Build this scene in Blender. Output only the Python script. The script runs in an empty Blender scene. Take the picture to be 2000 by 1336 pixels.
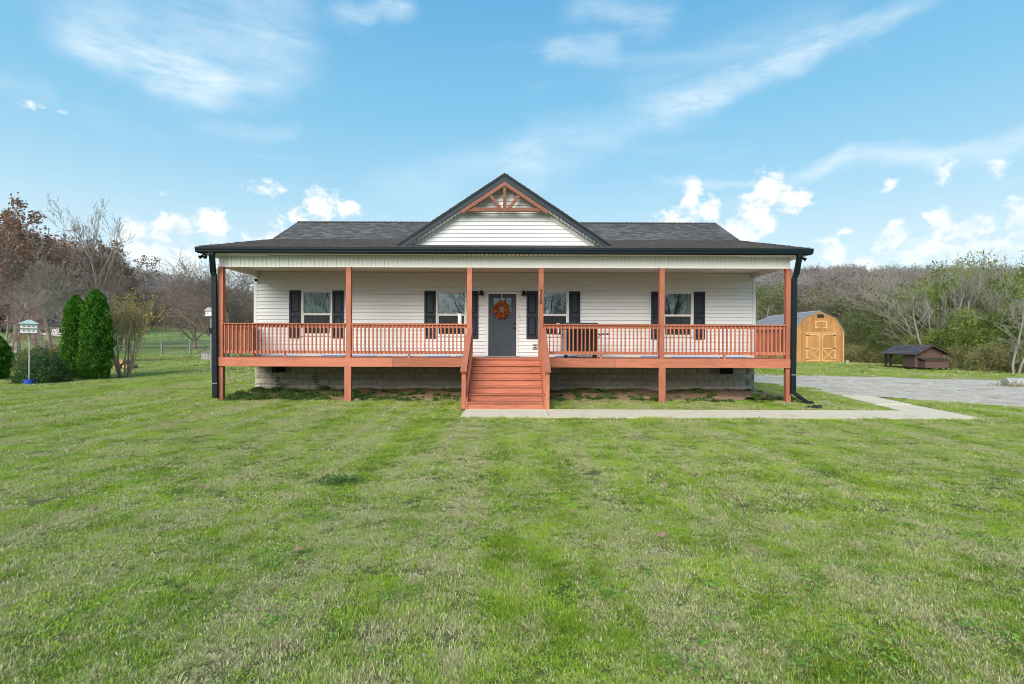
import bpy, math, random
import numpy as np
from mathutils import Vector, Matrix

sc = bpy.context.scene
COL = sc.collection
PI = math.pi
R = math.radians

# ------------------------------------------------------------------ camera
F = 1027.0            # focal length in pixels of the 2000 px wide photograph
CH = 1.63             # eye height
ROLL = 0.0035
cam_d = bpy.data.cameras.new('camera')
cam_d.sensor_width = 36.0
cam_d.lens = F / 2000 * 36
cam_d.shift_y = 6 / 2000
cam_d.clip_start = 0.1
cam_d.clip_end = 4000
cam = bpy.data.objects.new('camera', cam_d)
COL.objects.link(cam)
cam.matrix_world = Matrix.Translation((0, 0, CH)) @ Matrix.Rotation(PI / 2, 4, 'X') @ Matrix.Rotation(ROLL, 4, 'Z')
sc.camera = cam

# ------------------------------------------------------------------ exposure
sc.view_settings.view_transform = 'Standard'
sc.view_settings.look = 'None'
sc.view_settings.exposure = 0.56
sc.view_settings.gamma = 1
sc.view_settings.use_curve_mapping = False
sc.render.engine = 'CYCLES'
sc.cycles.pixel_filter_type = 'BLACKMAN_HARRIS'
sc.cycles.filter_width = 0.95
sc.cycles.max_bounces = 6
sc.cycles.diffuse_bounces = 3
sc.cycles.glossy_bounces = 3
sc.cycles.transparent_max_bounces = 12

SUN_EL, SUN_AZ = 33.0, 200.0      # azimuth clockwise from +Y: behind the camera, a little to its left

# ------------------------------------------------------------------ node expression helper
class Nd:
    """tiny wrapper so node maths reads like maths"""
    def __init__(s, t, sock): s.t, s.s = t, sock
    def _m(s, op, o=None, c=None, clamp=False):
        n = s.t.nodes.new('ShaderNodeMath'); n.operation = op; n.use_clamp = clamp
        s.t.links.new(s.s, n.inputs[0])
        for k, v in ((1, o), (2, c)):
            if v is None: continue
            if isinstance(v, Nd): s.t.links.new(v.s, n.inputs[k])
            else: n.inputs[k].default_value = v
        return Nd(s.t, n.outputs[0])
    def __add__(s, o): return s._m('ADD', o)
    def __radd__(s, o): return s._m('ADD', o)
    def __sub__(s, o): return s._m('SUBTRACT', o)
    def __rsub__(s, o): return (s * -1) + o
    def __mul__(s, o): return s._m('MULTIPLY', o)
    def __rmul__(s, o): return s._m('MULTIPLY', o)
    def __truediv__(s, o): return s._m('DIVIDE', o)
    def max(s, o): return s._m('MAXIMUM', o)
    def min(s, o): return s._m('MINIMUM', o)
    def sqrt(s): return s._m('SQRT')
    def abs(s): return s._m('ABSOLUTE')
    def pow(s, o): return s._m('POWER', o)
    def lt(s, o): return s._m('LESS_THAN', o)
    def gt(s, o): return s._m('GREATER_THAN', o)
    def smooth(s, a, b, lo=0.0, hi=1.0):
        n = s.t.nodes.new('ShaderNodeMapRange'); n.interpolation_type = 'SMOOTHSTEP'
        s.t.links.new(s.s, n.inputs['Value'])
        n.inputs['From Min'].default_value = a; n.inputs['From Max'].default_value = b
        n.inputs['To Min'].default_value = lo; n.inputs['To Max'].default_value = hi
        return Nd(s.t, n.outputs[0])

def ramp(t, fac, stops, interp='LINEAR'):
    n = t.nodes.new('ShaderNodeValToRGB'); n.color_ramp.interpolation = interp
    e = n.color_ramp.elements
    while len(e) < len(stops): e.new(0.5)
    for k, (p, c) in enumerate(stops):
        e[k].position = p; e[k].color = (*c, 1)
    t.links.new(fac.s, n.inputs[0])
    return n.outputs[0]

def mixc(t, fac, a, b, mode='MIX'):
    n = t.nodes.new('ShaderNodeMix'); n.data_type = 'RGBA'; n.blend_type = mode
    if isinstance(fac, Nd): t.links.new(fac.s, n.inputs['Factor'])
    else: n.inputs['Factor'].default_value = fac
    for k, v in ((6, a), (7, b)):
        if isinstance(v, tuple): n.inputs[k].default_value = (*v, 1)
        else: t.links.new(v, n.inputs[k])
    return n.outputs[2]

def noise(t, vec, scale, detail=4, rough=0.55, dist=0.0, out=0):
    n = t.nodes.new('ShaderNodeTexNoise')
    n.inputs['Scale'].default_value = scale; n.inputs['Detail'].default_value = detail
    n.inputs['Roughness'].default_value = rough; n.inputs['Distortion'].default_value = dist
    if vec is not None: t.links.new(vec, n.inputs['Vector'])
    return Nd(t, n.outputs[out])

def mapping(t, vec, scale=(1, 1, 1), rot=(0, 0, 0), loc=(0, 0, 0)):
    n = t.nodes.new('ShaderNodeMapping')
    n.inputs['Scale'].default_value = scale; n.inputs['Rotation'].default_value = rot; n.inputs['Location'].default_value = loc
    t.links.new(vec, n.inputs['Vector'])
    return n.outputs[0]

def combine(t, x, y, z):
    n = t.nodes.new('ShaderNodeCombineXYZ')
    for k, v in enumerate((x, y, z)):
        if isinstance(v, Nd): t.links.new(v.s, n.inputs[k])
        else: n.inputs[k].default_value = v
    return n.outputs[0]

# ------------------------------------------------------------------ sky
def px_dir(px, py):
    dx, dy = px - 1000, 668 - py
    u = dx * math.cos(ROLL) - dy * math.sin(ROLL)
    v = dx * math.sin(ROLL) + dy * math.cos(ROLL) + 6
    return math.atan2(u, F), math.atan2(v, math.hypot(u, F))

def build_world():
    w = bpy.data.worlds.new('World'); sc.world = w; w.use_nodes = True
    t = w.node_tree; t.nodes.clear()
    out = t.nodes.new('ShaderNodeOutputWorld'); bg = t.nodes.new('ShaderNodeBackground')
    t.links.new(bg.outputs[0], out.inputs[0])
    sky = t.nodes.new('ShaderNodeTexSky'); sky.sky_type = 'NISHITA'; sky.sun_disc = False
    sky.sun_elevation = R(SUN_EL); sky.sun_rotation = R(SUN_AZ)
    sky.air_density = 1.0; sky.dust_density = 1.5; sky.ozone_density = 1.5
    tc = t.nodes.new('ShaderNodeTexCoord')
    sp = t.nodes.new('ShaderNodeSeparateXYZ'); t.links.new(tc.outputs['Generated'], sp.inputs[0])
    x, y, z = (Nd(t, sp.outputs[k]) for k in range(3))
    az = x._m('ARCTAN2', y)
    el = z._m('ARCSINE')
    # clear sky: the Nishita sky with a milky blue gradient that is the same all round
    nish = mixc(t, 1.0, sky.outputs[0], (0.1, 0.1, 0.1), 'MULTIPLY')
    g = ramp(t, el.smooth(-0.02, 0.80) if False else (el / 0.80).max(0), [
        (0.0, (0.56, 0.72, 0.80)), (0.16, (0.50, 0.71, 0.81)), (0.30, (0.36, 0.63, 0.79)),
        (0.50, (0.215, 0.52, 0.75)), (0.75, (0.115, 0.39, 0.67)), (1.0, (0.07, 0.29, 0.58))])
    base = mixc(t, 0.85, nish, g)
    # curved coordinates for cirrus
    vec = combine(t, az, el, 0.0)
    wig = noise(t, mapping(t, vec, (3, 3, 1)), 1.6, 3, 0.5)
    wig2 = noise(t, mapping(t, vec, (3, 3, 1), loc=(7, 3, 1)), 5.0, 4, 0.6)
    streak_noise = noise(t, mapping(t, vec, (3.0, 14.0, 1), rot=(0, 0, R(-28))), 1.7, 7, 0.62, 0.6)
    fine = noise(t, mapping(t, vec, (9, 26, 1), rot=(0, 0, R(-20))), 1.6, 6, 0.65, 0.4)
    def streak(p0, p1, w0, w1, amp, soft=1.0):
        a0, e0 = px_dir(*p0); a1, e1 = px_dir(*p1)
        L = math.hypot(a1 - a0, e1 - e0); ux, uy = (a1 - a0) / L, (e1 - e0) / L
        da, de = az - a0, el - e0
        s = (da * ux + de * uy) / L
        d = ((de * ux) - (da * uy) + (wig - 0.5) * 0.10 + (wig2 - 0.5) * 0.03).abs()
        wd = s.max(0).min(1) * ((w1 - w0) / F) + (w0 / F)
        m = (1 - (d / wd)).max(0)
        ends = s.smooth(-0.05, 0.22) * s.smooth(0.80, 1.05, 1, 0)
        m = m.smooth(0, 1) * ends
        return m * ((streak_noise * 1.2 + fine * 0.6 - 0.50).max(0)) * amp * 0.72
    ci = streak((80, 70), (470, 150), 34, 46, 1.10)
    for a in (((60, 20), (640, 95), 80, 110, 0.85), ((250, 150), (640, 165), 50, 30, 0.5),
              ((960, 330), (1420, 180), 95, 40, 0.62), ((1250, 235), (1850, -30), 40, 22, 0.95),
              ((1180, 190), (1700, 20), 70, 60, 0.35),
              ((1500, 338), (2100, 258), 22, 30, 1.10), ((1270, 366), (1560, 345), 14, 14, 0.7),
              ((1050, 100), (1220, 95), 34, 30, 0.75), ((1090, 10), (1330, 20), 40, 40, 0.75),
              ((640, 0), (820, 8), 22, 22, 0.9), ((350, 225), (600, 250), 26, 20, 0.45),
              ((700, 400), (1080, 280), 60, 70, 0.45), ((-20, 180), (120, 190), 24, 20, 0.4)):
        ci = ci + streak(*a)
    # faint cirrus all round, behind the camera too
    allround = noise(t, mapping(t, tc.outputs['Generated'], (1.5, 1.5, 6)), 1.4, 6, 0.6, 0.5).smooth(0.52, 0.85) * 0.28
    ci = (ci + allround).min(0.72)
    col = mixc(t, ci, base, (0.86, 0.92, 0.94))
    # milky veil towards the horizon
    veil = el.smooth(0.0, 0.34, 0.50, 0.0)
    col = mixc(t, veil, col, (0.74, 0.83, 0.86))
    # cumulus
    fb = noise(t, mapping(t, vec, (1, 1.25, 1)), 26.0, 9, 0.62, 0.3)
    fb2 = noise(t, mapping(t, vec, (1, 1.25, 1), loc=(3, 5, 0)), 9.0, 5, 0.5)
    blobs = [(95, 213, 74, 27, .62), (265, 455, 46, 48, 1), (330, 450, 62, 42, 1), (415, 440, 46, 46, 1), (350, 520, 150, 60, .9), (240, 480, 50, 50, .9),
             (548, 372, 58, 26, .42), (625, 405, 46, 50, 1), (575, 428, 50, 36, 1), (680, 408, 34, 26, 1), (610, 460, 110, 46, .9), (520, 470, 60, 26, .7),
             (1350, 385, 26, 38, 1), (1385, 410, 34, 28, 1), (1320, 432, 70, 28, 1), (1280, 440, 46, 20, .8),
             (1500, 375, 46, 42, 1), (1548, 385, 44, 30, 1), (1480, 415, 56, 44, 1), (1450, 452, 56, 40, .9), (1425, 470, 60, 30, .8),
             (1740, 364, 36, 14, .27), (1856, 322, 30, 22, .27), (1948, 325, 30, 16, .16), (1625, 487, 50, 22, .9), (1655, 450, 22, 12, .8),
             (1745, 468, 56, 30, 1), (1835, 440, 44, 34, 1), (1900, 448, 70, 36, 1), (1985, 425, 50, 40, 1), (1860, 490, 160, 40, .8), (2060, 440, 90, 60, 1),
             (-60, 470, 120, 70, 1), (860, 520, 200, 40, .8), (1180, 500, 160, 36, .8), (1600, 540, 160, 30, .7), (320, 380, 14, 8, .2)]
    f = None; fl = None
    for (px, py, rx, ry, am) in blobs:
        a, e = px_dir(px, py); a2, e2 = px_dir(px + rx, py + ry)
        ra, re = abs(a2 - a), abs(e2 - e)
        qx, qy = (az - a) / ra, (el - e) / re
        v = (1 - (qx * qx + qy * qy).sqrt()) * am
        f = v if f is None else f.max(v)
    # cumulus elsewhere round the horizon
    ring = noise(t, tc.outputs['Generated'], 5.0, 6, 0.55)
    band = (el - 0.10).abs().smooth(0.0, 0.16, 1.0, 0.0)
    back = y.smooth(-0.1, 0.35, 1.0, 0.0)
    f = f.max((ring - 0.60 + band * 0.12) * 2.2 * back + (back - 1) * 3)
    dens = f + (fb - 0.5) * 2.6 + (fb2 - 0.5) * 1.0 - 0.06
    mask = dens.smooth(-0.04, 0.60) * f.smooth(-0.35, 0.12)
    shade = (fb * 1.5 + fb2 * 0.5 + dens * 0.35 + el * 1.5 - 0.95).smooth(0.0, 0.75)
    ccol = ramp(t, shade, [(0, (0.58, 0.69, 0.76)), (0.5, (0.75, 0.80, 0.82)), (1, (0.92, 0.92, 0.89))])
    low = el.smooth(0.08, 0.24, 0.55, 1.0)
    col = mixc(t, mask * low * 0.90, col, ccol)
    t.links.new(col, bg.inputs[0])
    bg.inputs[1].default_value = 0.85
build_world()

sd = bpy.data.lights.new('sun', 'SUN'); sd.energy = 2.9; sd.angle = R(42); sd.color = (1.0, 0.91, 0.78)
so = bpy.data.objects.new('sun', sd); COL.objects.link(so)
_d = Vector((math.sin(R(SUN_AZ)) * math.cos(R(SUN_EL)), math.cos(R(SUN_AZ)) * math.cos(R(SUN_EL)), math.sin(R(SUN_EL))))
so.rotation_euler = _d.to_track_quat('Z', 'Y').to_euler()
so.location = _d * 100

# ------------------------------------------------------------------ terrain function and placement
def sstep(a, b, x):
    t = min(1, max(0, (x - a) / (b - a))); return t * t * (3 - 2 * t)
_RIDGE = [(-180, 30), (-100, 90), (-70, 150), (-44.5, 148), (-40, 126), (-37, 104), (-34.5, 88), (-33, 84), (-31, 70), (-26, 60), (-10, 50), (0, 50), (20, 96), (25, 118), (32, 122), (36, 112), (45, 100), (90, 70), (180, 30)]
def ridge_px(azd):
    for (a, p), (b, q) in zip(_RIDGE, _RIDGE[1:]):
        if a <= azd <= b:
            return p + (q - p) * (azd - a) / (b - a)
    return 60
def gz(x, y):
    z = 0.0
    if y > 14: z += 0.02 * (y - 14) - 0.02 * 2 * (1 - math.exp(-(y - 14) / 2))
    if y > 55: z += 0.028 * (y - 55) * sstep(55, 75, y)
    r = math.hypot(x, y)
    if r > 110:
        azd = math.degrees(math.atan2(x, y))
        top = max(2, ridge_px(azd) * 260 / F - 9)
        if y > 55: z = z + (top - z) * sstep(110, 260, r) if r < 260 else top - 0.01 * (r - 260)
        else: z = top * sstep(110, 260, r)
    else:
        z += 0.03 * math.sin(x * 0.31 + 1.0) * math.sin(y * 0.23) * sstep(5, 9, abs(y - 15)) * sstep(18, 30, r)
    return z
def P(px, py, Y):
    dx, dy = px - 1000, 668 - py
    u = dx * math.cos(ROLL) - dy * math.sin(ROLL)
    v = dx * math.sin(ROLL) + dy * math.cos(ROLL) + 6
    return Vector((u * Y / F, Y, CH + v * Y / F))
def G(px, py):
    """point of the ground seen at a pixel of the photograph"""
    Y = 2.0
    while Y < 400:
        p = P(px, py, Y)
        if p.z <= gz(p.x, p.y): break
        Y *= 1.01
    return Vector((p.x, p.y, gz(p.x, p.y)))
def on_ground(px, Y):
    x = (px - 1000) * Y / F
    return Vector((x, Y, gz(x, Y)))

# ------------------------------------------------------------------ materials
MATS = {}
def newmat(name):
    m = bpy.data.materials.new(name); m.use_nodes = True
    t = m.node_tree; b = t.nodes['Principled BSDF']
    MATS[name] = m
    return m, t, b
def setbump(t, b, h, strength, dist=0.01):
    n = t.nodes.new('ShaderNodeBump'); n.inputs['Strength'].default_value = strength; n.inputs['Distance'].default_value = dist
    t.links.new(h.s, n.inputs['Height']); t.links.new(n.outputs[0], b.inputs['Normal'])
def geo_pos(t):
    n = t.nodes.new('ShaderNodeNewGeometry'); return n.outputs['Position']
def obj_rand(t):
    n = t.nodes.new('ShaderNodeObjectInfo'); return Nd(t, n.outputs['Random'])
def attr(t, name, out='Fac'):
    n = t.nodes.new('ShaderNodeAttribute'); n.attribute_name = name; return Nd(t, n.outputs[out])
def c_(h):
    return tuple(((int(h[k:k + 2], 16) / 255 + 0.055) / 1.055) ** 2.4 if int(h[k:k + 2], 16) > 10 else int(h[k:k + 2], 16) / 255 / 12.92 for k in (0, 2, 4))

def mat_plain(name, col, rough=0.6, var=0.15, scale=6, bump=0.0, bscale=60, spec=0.3, stretch=(1, 1, 1), metal=0, dirt=None, rnd=0.0):
    m, t, b = newmat(name)
    p = geo_pos(t)
    v = mapping(t, p, stretch)
    n1 = noise(t, v, scale, 5, 0.6)
    c = mixc(t, n1, tuple(x * (1 - var) for x in col), tuple(min(1, x * (1 + var)) for x in col))
    if rnd:
        r = obj_rand(t) * rnd * 2 + (1 - rnd)
        c = mixc(t, 1.0, c, combine(t, r, r, r), 'MULTIPLY')
    if dirt:
        dc, lo, hi, ds = dirt
        d = noise(t, p, ds, 6, 0.65).smooth(lo, hi)
        c = mixc(t, d, c, dc)
    t.links.new(c, b.inputs['Base Color'])
    b.inputs['Roughness'].default_value = rough; b.inputs['Specular IOR Level'].default_value = spec
    b.inputs['Metallic'].default_value = metal
    if bump: setbump(t, b, noise(t, v, bscale, 6, 0.7), bump, 0.004)
    return m

mat_plain('white_vinyl', (0.785, 0.795, 0.80), 0.45, 0.05, 1.5, 0.12, 40, 0.3, (0.3, 1, 3), dirt=((0.60, 0.59, 0.55), 0.60, 0.95, 2.2), rnd=0.02)
mat_plain('white_soffit', (0.78, 0.77, 0.73), 0.5, 0.05, 2, 0.1, 40)
mat_plain('trim_white', (0.80, 0.79, 0.77), 0.45, 0.04, 3)
mat_plain('dark_metal', (0.009, 0.019, 0.025), 0.5, 0.2, 2, spec=0.2)
mat_plain('rake_metal', (0.030, 0.046, 0.062), 0.5, 0.12, 2, spec=0.25, dirt=((0.05, 0.065, 0.08), 0.6, 0.9, 6))
mat_plain('shutter_paint', (0.022, 0.030, 0.045), 0.5, 0.2, 4, 0.15, 80)
mat_plain('door_paint', (0.050, 0.066, 0.088), 0.45, 0.12, 5, 0.12, 60, stretch=(3, 3, 0.4))
mat_plain('black_metal', (0.012, 0.012, 0.013), 0.4, 0.2, 4)
mat_plain('black_plastic', (0.02, 0.02, 0.022), 0.55, 0.25, 6)
mat_plain('grey_metal', (0.33, 0.34, 0.36), 0.35, 0.15, 6, metal=0.6)
mat_plain('brown_paint', (0.125, 0.078, 0.064), 0.75, 0.22, 5, 0.3, 60, stretch=(1, 1, 0.3), dirt=((0.12, 0.08, 0.06), 0.55, 0.85, 3))
mat_plain('dark_wood', (0.06, 0.045, 0.038), 0.85, 0.3, 6, 0.3, 60)
mat_plain('roof_metal', (0.27, 0.27, 0.30), 0.35, 0.12, 1.5, spec=0.5, metal=0.3)
mat_plain('concrete', (0.74, 0.64, 0.475), 0.9, 0.14, 2.2, 0.35, 120, 0.2, dirt=((0.42, 0.35, 0.23), 0.52, 0.85, 1.6))
mat_plain('stone_block', (0.52, 0.48, 0.39), 0.95, 0.30, 24, 1.0, 36, 0.1, rnd=0.10, dirt=((0.36, 0.28, 0.19), 0.52, 0.80, 1.5))
mat_plain('mortar', (0.26, 0.25, 0.22), 0.95, 0.2, 12)
mat_plain('interior', (0.16, 0.15, 0.13), 0.9, 0.1, 3)
mat_plain('curtain', (0.20, 0.30, 0.24), 0.9, 0.12, 5)
mat_plain('blue_tape', (0.09, 0.28, 0.55), 0.6, 0.15, 5)
mat_plain('plastic_sheet', (0.66, 0.70, 0.76), 0.35, 0.12, 9)
mat_plain('paper_white', (0.80, 0.79, 0.74), 0.6, 0.05, 5)
mat_plain('blue_plastic', (0.03, 0.10, 0.50), 0.5, 0.35, 22)
mat_plain('pale_green', (0.40, 0.52, 0.47), 0.5, 0.08, 6)
mat_plain('galvanised', (0.42, 0.42, 0.42), 0.5, 0.12, 8)
mat_plain('dirt', (0.29, 0.19, 0.125), 0.98, 0.40, 7, 0.9, 30, 0.05, dirt=((0.40, 0.31, 0.22), 0.5, 0.72, 5))
mat_plain('bark_grey', (0.33, 0.285, 0.25), 0.95, 0.3, 5)
mat_plain('bark_brown', (0.26, 0.20, 0.165), 0.95, 0.3, 5)
mat_plain('bark_pale', (0.35, 0.315, 0.265), 0.95, 0.25, 5)
mat_plain('bark_tan', (0.42, 0.31, 0.20), 0.95, 0.3, 9)
mat_plain('fence_wood', (0.30, 0.27, 0.23), 0.95, 0.2, 6)
mat_plain('cut_wood', (0.52, 0.27, 0.14), 0.9, 0.25, 14)
mat_plain('pale_stone', (0.55, 0.53, 0.50), 0.9, 0.2, 9)
mat_plain('dead_leaf', (0.36, 0.22, 0.13), 0.8, 0.2, 40)
mat_plain('far_roof', (0.05, 0.05, 0.06), 0.8, 0.2, 3)
mat_plain('far_wall', (0.62, 0.62, 0.62), 0.8, 0.1, 3)

def mat_wood(name, col, knots=True, rough=0.7, stretch=(1, 1, 1), stain=0.25):
    """stained board: grain along the piece (object axes), small knots, worn patches"""
    m, t, b = newmat(name)
    p = geo_pos(t)
    n1 = noise(t, mapping(t, p, stretch), 9, 6, 0.65, 0.4)
    n2 = noise(t, p, 1.1, 3, 0.5)
    c = mixc(t, n1.smooth(0.3, 0.72), tuple(x * (1 - stain) for x in col), tuple(min(1, x * (1 + stain * 0.7)) for x in col))
    c = mixc(t, n2.smooth(0.35, 0.7, 0, 0.35), c, tuple(min(1, x * 1.25 + 0.02) for x in col))
    r = obj_rand(t) * 0.34 + 0.82
    c = mixc(t, 1.0, c, combine(t, r, r, r), 'MULTIPLY')
    if knots:
        vo = t.nodes.new('ShaderNodeTexVoronoi'); vo.inputs['Scale'].default_value = 3.1
        t.links.new(p, vo.inputs['Vector'])
        k = Nd(t, vo.outputs['Distance']).smooth(0.03, 0.062, 0.85, 0)
        c = mixc(t, k, c, (0.06, 0.02, 0.012))
    sc_ = noise(t, mapping(t, p, stretch), 5.0, 8, 0.75, 0.8)
    c = mixc(t, sc_.smooth(0.60, 0.72, 0, 0.5), c, tuple(min(1, x * 0.7 + 0.22) for x in col))
    c = mixc(t, sc_.smooth(0.28, 0.40, 0.45, 0), c, tuple(x * 0.5 for x in col))
    t.links.new(c, b.inputs['Base Color']); b.inputs['Roughness'].default_value = rough
    b.inputs['Specular IOR Level'].default_value = 0.25
    setbump(t, b, n1, 0.25, 0.004)
    return m
RED = (0.49, 0.172, 0.103)
mat_wood('red_wood_x', RED, stretch=(0.25, 2.5, 4))
mat_wood('red_wood_z', RED, stretch=(4, 4, 0.3))
mat_wood('red_wood_y', RED, stretch=(4, 0.3, 4))
mat_wood('truss_wood', (0.25, 0.105, 0.075), stretch=(2, 2, 2), knots=False)
mat_wood('shed_wood', (0.50, 0.255, 0.092), stretch=(6, 6, 0.35), knots=True, stain=0.4)
mat_wood('shed_trim', (0.62, 0.365, 0.155), stretch=(3, 3, 0.6), knots=False)

def mat_tabs(name, dark, light):
    m, t, b = newmat(name)
    r = attr(t, 'rnd')
    c = ramp(t, r, [(0, dark), (0.5, tuple((a + 2 * e) / 3 for a, e in zip(light, dark))), (1, light)])
    g = noise(t, geo_pos(t), 190, 3, 0.7)
    c = mixc(t, g.smooth(0.25, 0.75, 0, 0.5), c, tuple(x * 1.7 for x in light))
    t.links.new(c, b.inputs['Base Color']); b.inputs['Roughness'].default_value = 0.9
    b.inputs['Specular IOR Level'].default_value = 0.15
    setbump(t, b, g, 0.5, 0.003)
    return m
mat_tabs('shingle', (0.022, 0.021, 0.022), (0.155, 0.150, 0.150))
mat_tabs('coop_shingle', (0.04, 0.038, 0.045), (0.11, 0.10, 0.11))

def mat_leaf(name, cols, trans=0.25, patch=0.6, rough=0.6, spec=0.25, pmix=0.5):
    """cols: ramp over the per-leaf random value, mixed with a slow noise over the plant"""
    m, t, b = newmat(name)
    r = attr(t, 'rnd'); n = noise(t, geo_pos(t), patch, 3, 0.5)
    f = (r * (1 - pmix) + n.smooth(0.3, 0.7) * pmix)
    k = len(cols) - 1
    c = ramp(t, f, [(i / k, x) for i, x in enumerate(cols)])
    t.links.new(c, b.inputs['Base Color']); b.inputs['Roughness'].default_value = rough
    b.inputs['Specular IOR Level'].default_value = spec
    tr = t.nodes.new('ShaderNodeBsdfTranslucent'); t.links.new(c, tr.inputs[0])
    mx = t.nodes.new('ShaderNodeMixShader'); mx.inputs[0].default_value = trans
    t.links.new(b.outputs[0], mx.inputs[1]); t.links.new(tr.outputs[0], mx.inputs[2])
    t.links.new(mx.outputs[0], t.nodes['Material Output'].inputs[0])
    return m
mat_leaf('thuja', [(0.018, 0.065, 0.008), (0.05, 0.17, 0.014), (0.10, 0.28, 0.022), (0.20, 0.38, 0.05)], patch=6, pmix=0.35)
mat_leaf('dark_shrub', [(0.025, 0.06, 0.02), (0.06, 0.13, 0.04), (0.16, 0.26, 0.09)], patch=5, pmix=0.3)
mat_leaf('yellow_shrub', [(0.14, 0.13, 0.04), (0.26, 0.26, 0.07), (0.36, 0.36, 0.14)], patch=3)
mat_leaf('oak_leaf', [(0.16, 0.105, 0.085), (0.25, 0.15, 0.11), (0.35, 0.21, 0.14), (0.38, 0.15, 0.10)], patch=0.35)
mat_leaf('red_leaf', [(0.28, 0.09, 0.06), (0.42, 0.15, 0.10), (0.52, 0.25, 0.17)], patch=0.8)
mat_leaf('olive_leaf', [(0.24, 0.22, 0.05), (0.38, 0.34, 0.07), (0.52, 0.36, 0.09)], patch=0.9)
mat_leaf('vine_leaf', [(0.055, 0.09, 0.022), (0.14, 0.20, 0.042), (0.25, 0.32, 0.07), (0.42, 0.44, 0.16)], patch=0.55, pmix=0.55)
mat_leaf('bramble_leaf', [(0.14, 0.13, 0.05), (0.22, 0.25, 0.08), (0.36, 0.34, 0.14), (0.40, 0.27, 0.18)], patch=0.9)
mat_leaf('willow_leaf', [(0.10, 0.15, 0.03), (0.18, 0.25, 0.05), (0.28, 0.32, 0.09)], patch=0.7)
mat_leaf('thicket_leaf', [(0.10, 0.13, 0.045), (0.18, 0.215, 0.07), (0.29, 0.30, 0.12)], patch=0.5)
mat_leaf('far_leaf_brown', [(0.27, 0.205, 0.165), (0.37, 0.30, 0.24)], patch=0.03)
mat_leaf('far_leaf_olive', [(0.20, 0.20, 0.10), (0.32, 0.30, 0.15)], patch=0.03)
mat_leaf('far_leaf_grey', [(0.30, 0.285, 0.285), (0.42, 0.40, 0.40)], patch=0.03)
mat_leaf('weed_leaf', [(0.035, 0.075, 0.02), (0.08, 0.15, 0.03), (0.16, 0.25, 0.05)], patch=2)
mat_leaf('clover_leaf', [(0.08, 0.18, 0.03), (0.18, 0.34, 0.05), (0.34, 0.50, 0.10)], patch=2)
mat_leaf('wreath_leaf', [(0.16, 0.03, 0.012), (0.42, 0.08, 0.02), (0.62, 0.18, 0.04), (0.68, 0.40, 0.18)], patch=30, pmix=0.2)

def lawn_fields(t):
    """shared fields of the lawn: share of dead straw, richness of the green"""
    p = geo_pos(t)
    a = noise(t, p, 1.3, 5, 0.68).smooth(0.2, 0.8)
    bnd = noise(t, mapping(t, p, (1.5, 0.06, 1), rot=(0, 0, R(-4))), 1.0, 3, 0.55).smooth(0.3, 0.7)
    fine = noise(t, p, 4.5, 4, 0.6)
    big = noise(t, mapping(t, p, (1, 1, 1), loc=(13, 5, 0)), 0.22, 3, 0.5)
    dead = a * 0.42 + bnd * 0.40 + fine * 1.08 + big * 0.18 - 0.81
    lush = noise(t, mapping(t, p, loc=(4, 9, 2)), 1.6, 5, 0.6)
    return p, dead, lush
def mat_grass():
    m, t, b = newmat('grass_blade')
    p, dead, lush = lawn_fields(t)
    r = attr(t, 'rnd'); r2 = attr(t, 'rnd2')
    green = ramp(t, (lush.smooth(0.3, 0.7) * 0.55 + r2 * 0.45), [(0, (0.13, 0.21, 0.016)), (0.4, (0.27, 0.40, 0.032)), (0.75, (0.40, 0.55, 0.055)), (1, (0.60, 0.70, 0.15))])
    straw = ramp(t, r2, [(0, (0.29, 0.19, 0.11)), (0.35, (0.50, 0.43, 0.23)), (0.7, (0.66, 0.64, 0.35)), (1, (0.80, 0.80, 0.52))])
    pale = ramp(t, r2, [(0, (0.31, 0.43, 0.09)), (1, (0.70, 0.77, 0.34))])
    k = (dead * 1.5 - r + 0.02).smooth(0.0, 0.06)
    k2 = (dead * 1.8 - r + 0.16).smooth(0.0, 0.10)
    c = mixc(t, k2, green, pale); c = mixc(t, k, c, straw)
    t.links.new(c, b.inputs['Base Color']); b.inputs['Roughness'].default_value = 0.55
    b.inputs['Specular IOR Level'].default_value = 0.25
    tr = t.nodes.new('ShaderNodeBsdfTranslucent'); t.links.new(c, tr.inputs[0])
    mx = t.nodes.new('ShaderNodeMixShader'); mx.inputs[0].default_value = 0.3
    t.links.new(b.outputs[0], mx.inputs[1]); t.links.new(tr.outputs[0], mx.inputs[2])
    t.links.new(mx.outputs[0], t.nodes['Material Output'].inputs[0])
mat_grass()
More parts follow.
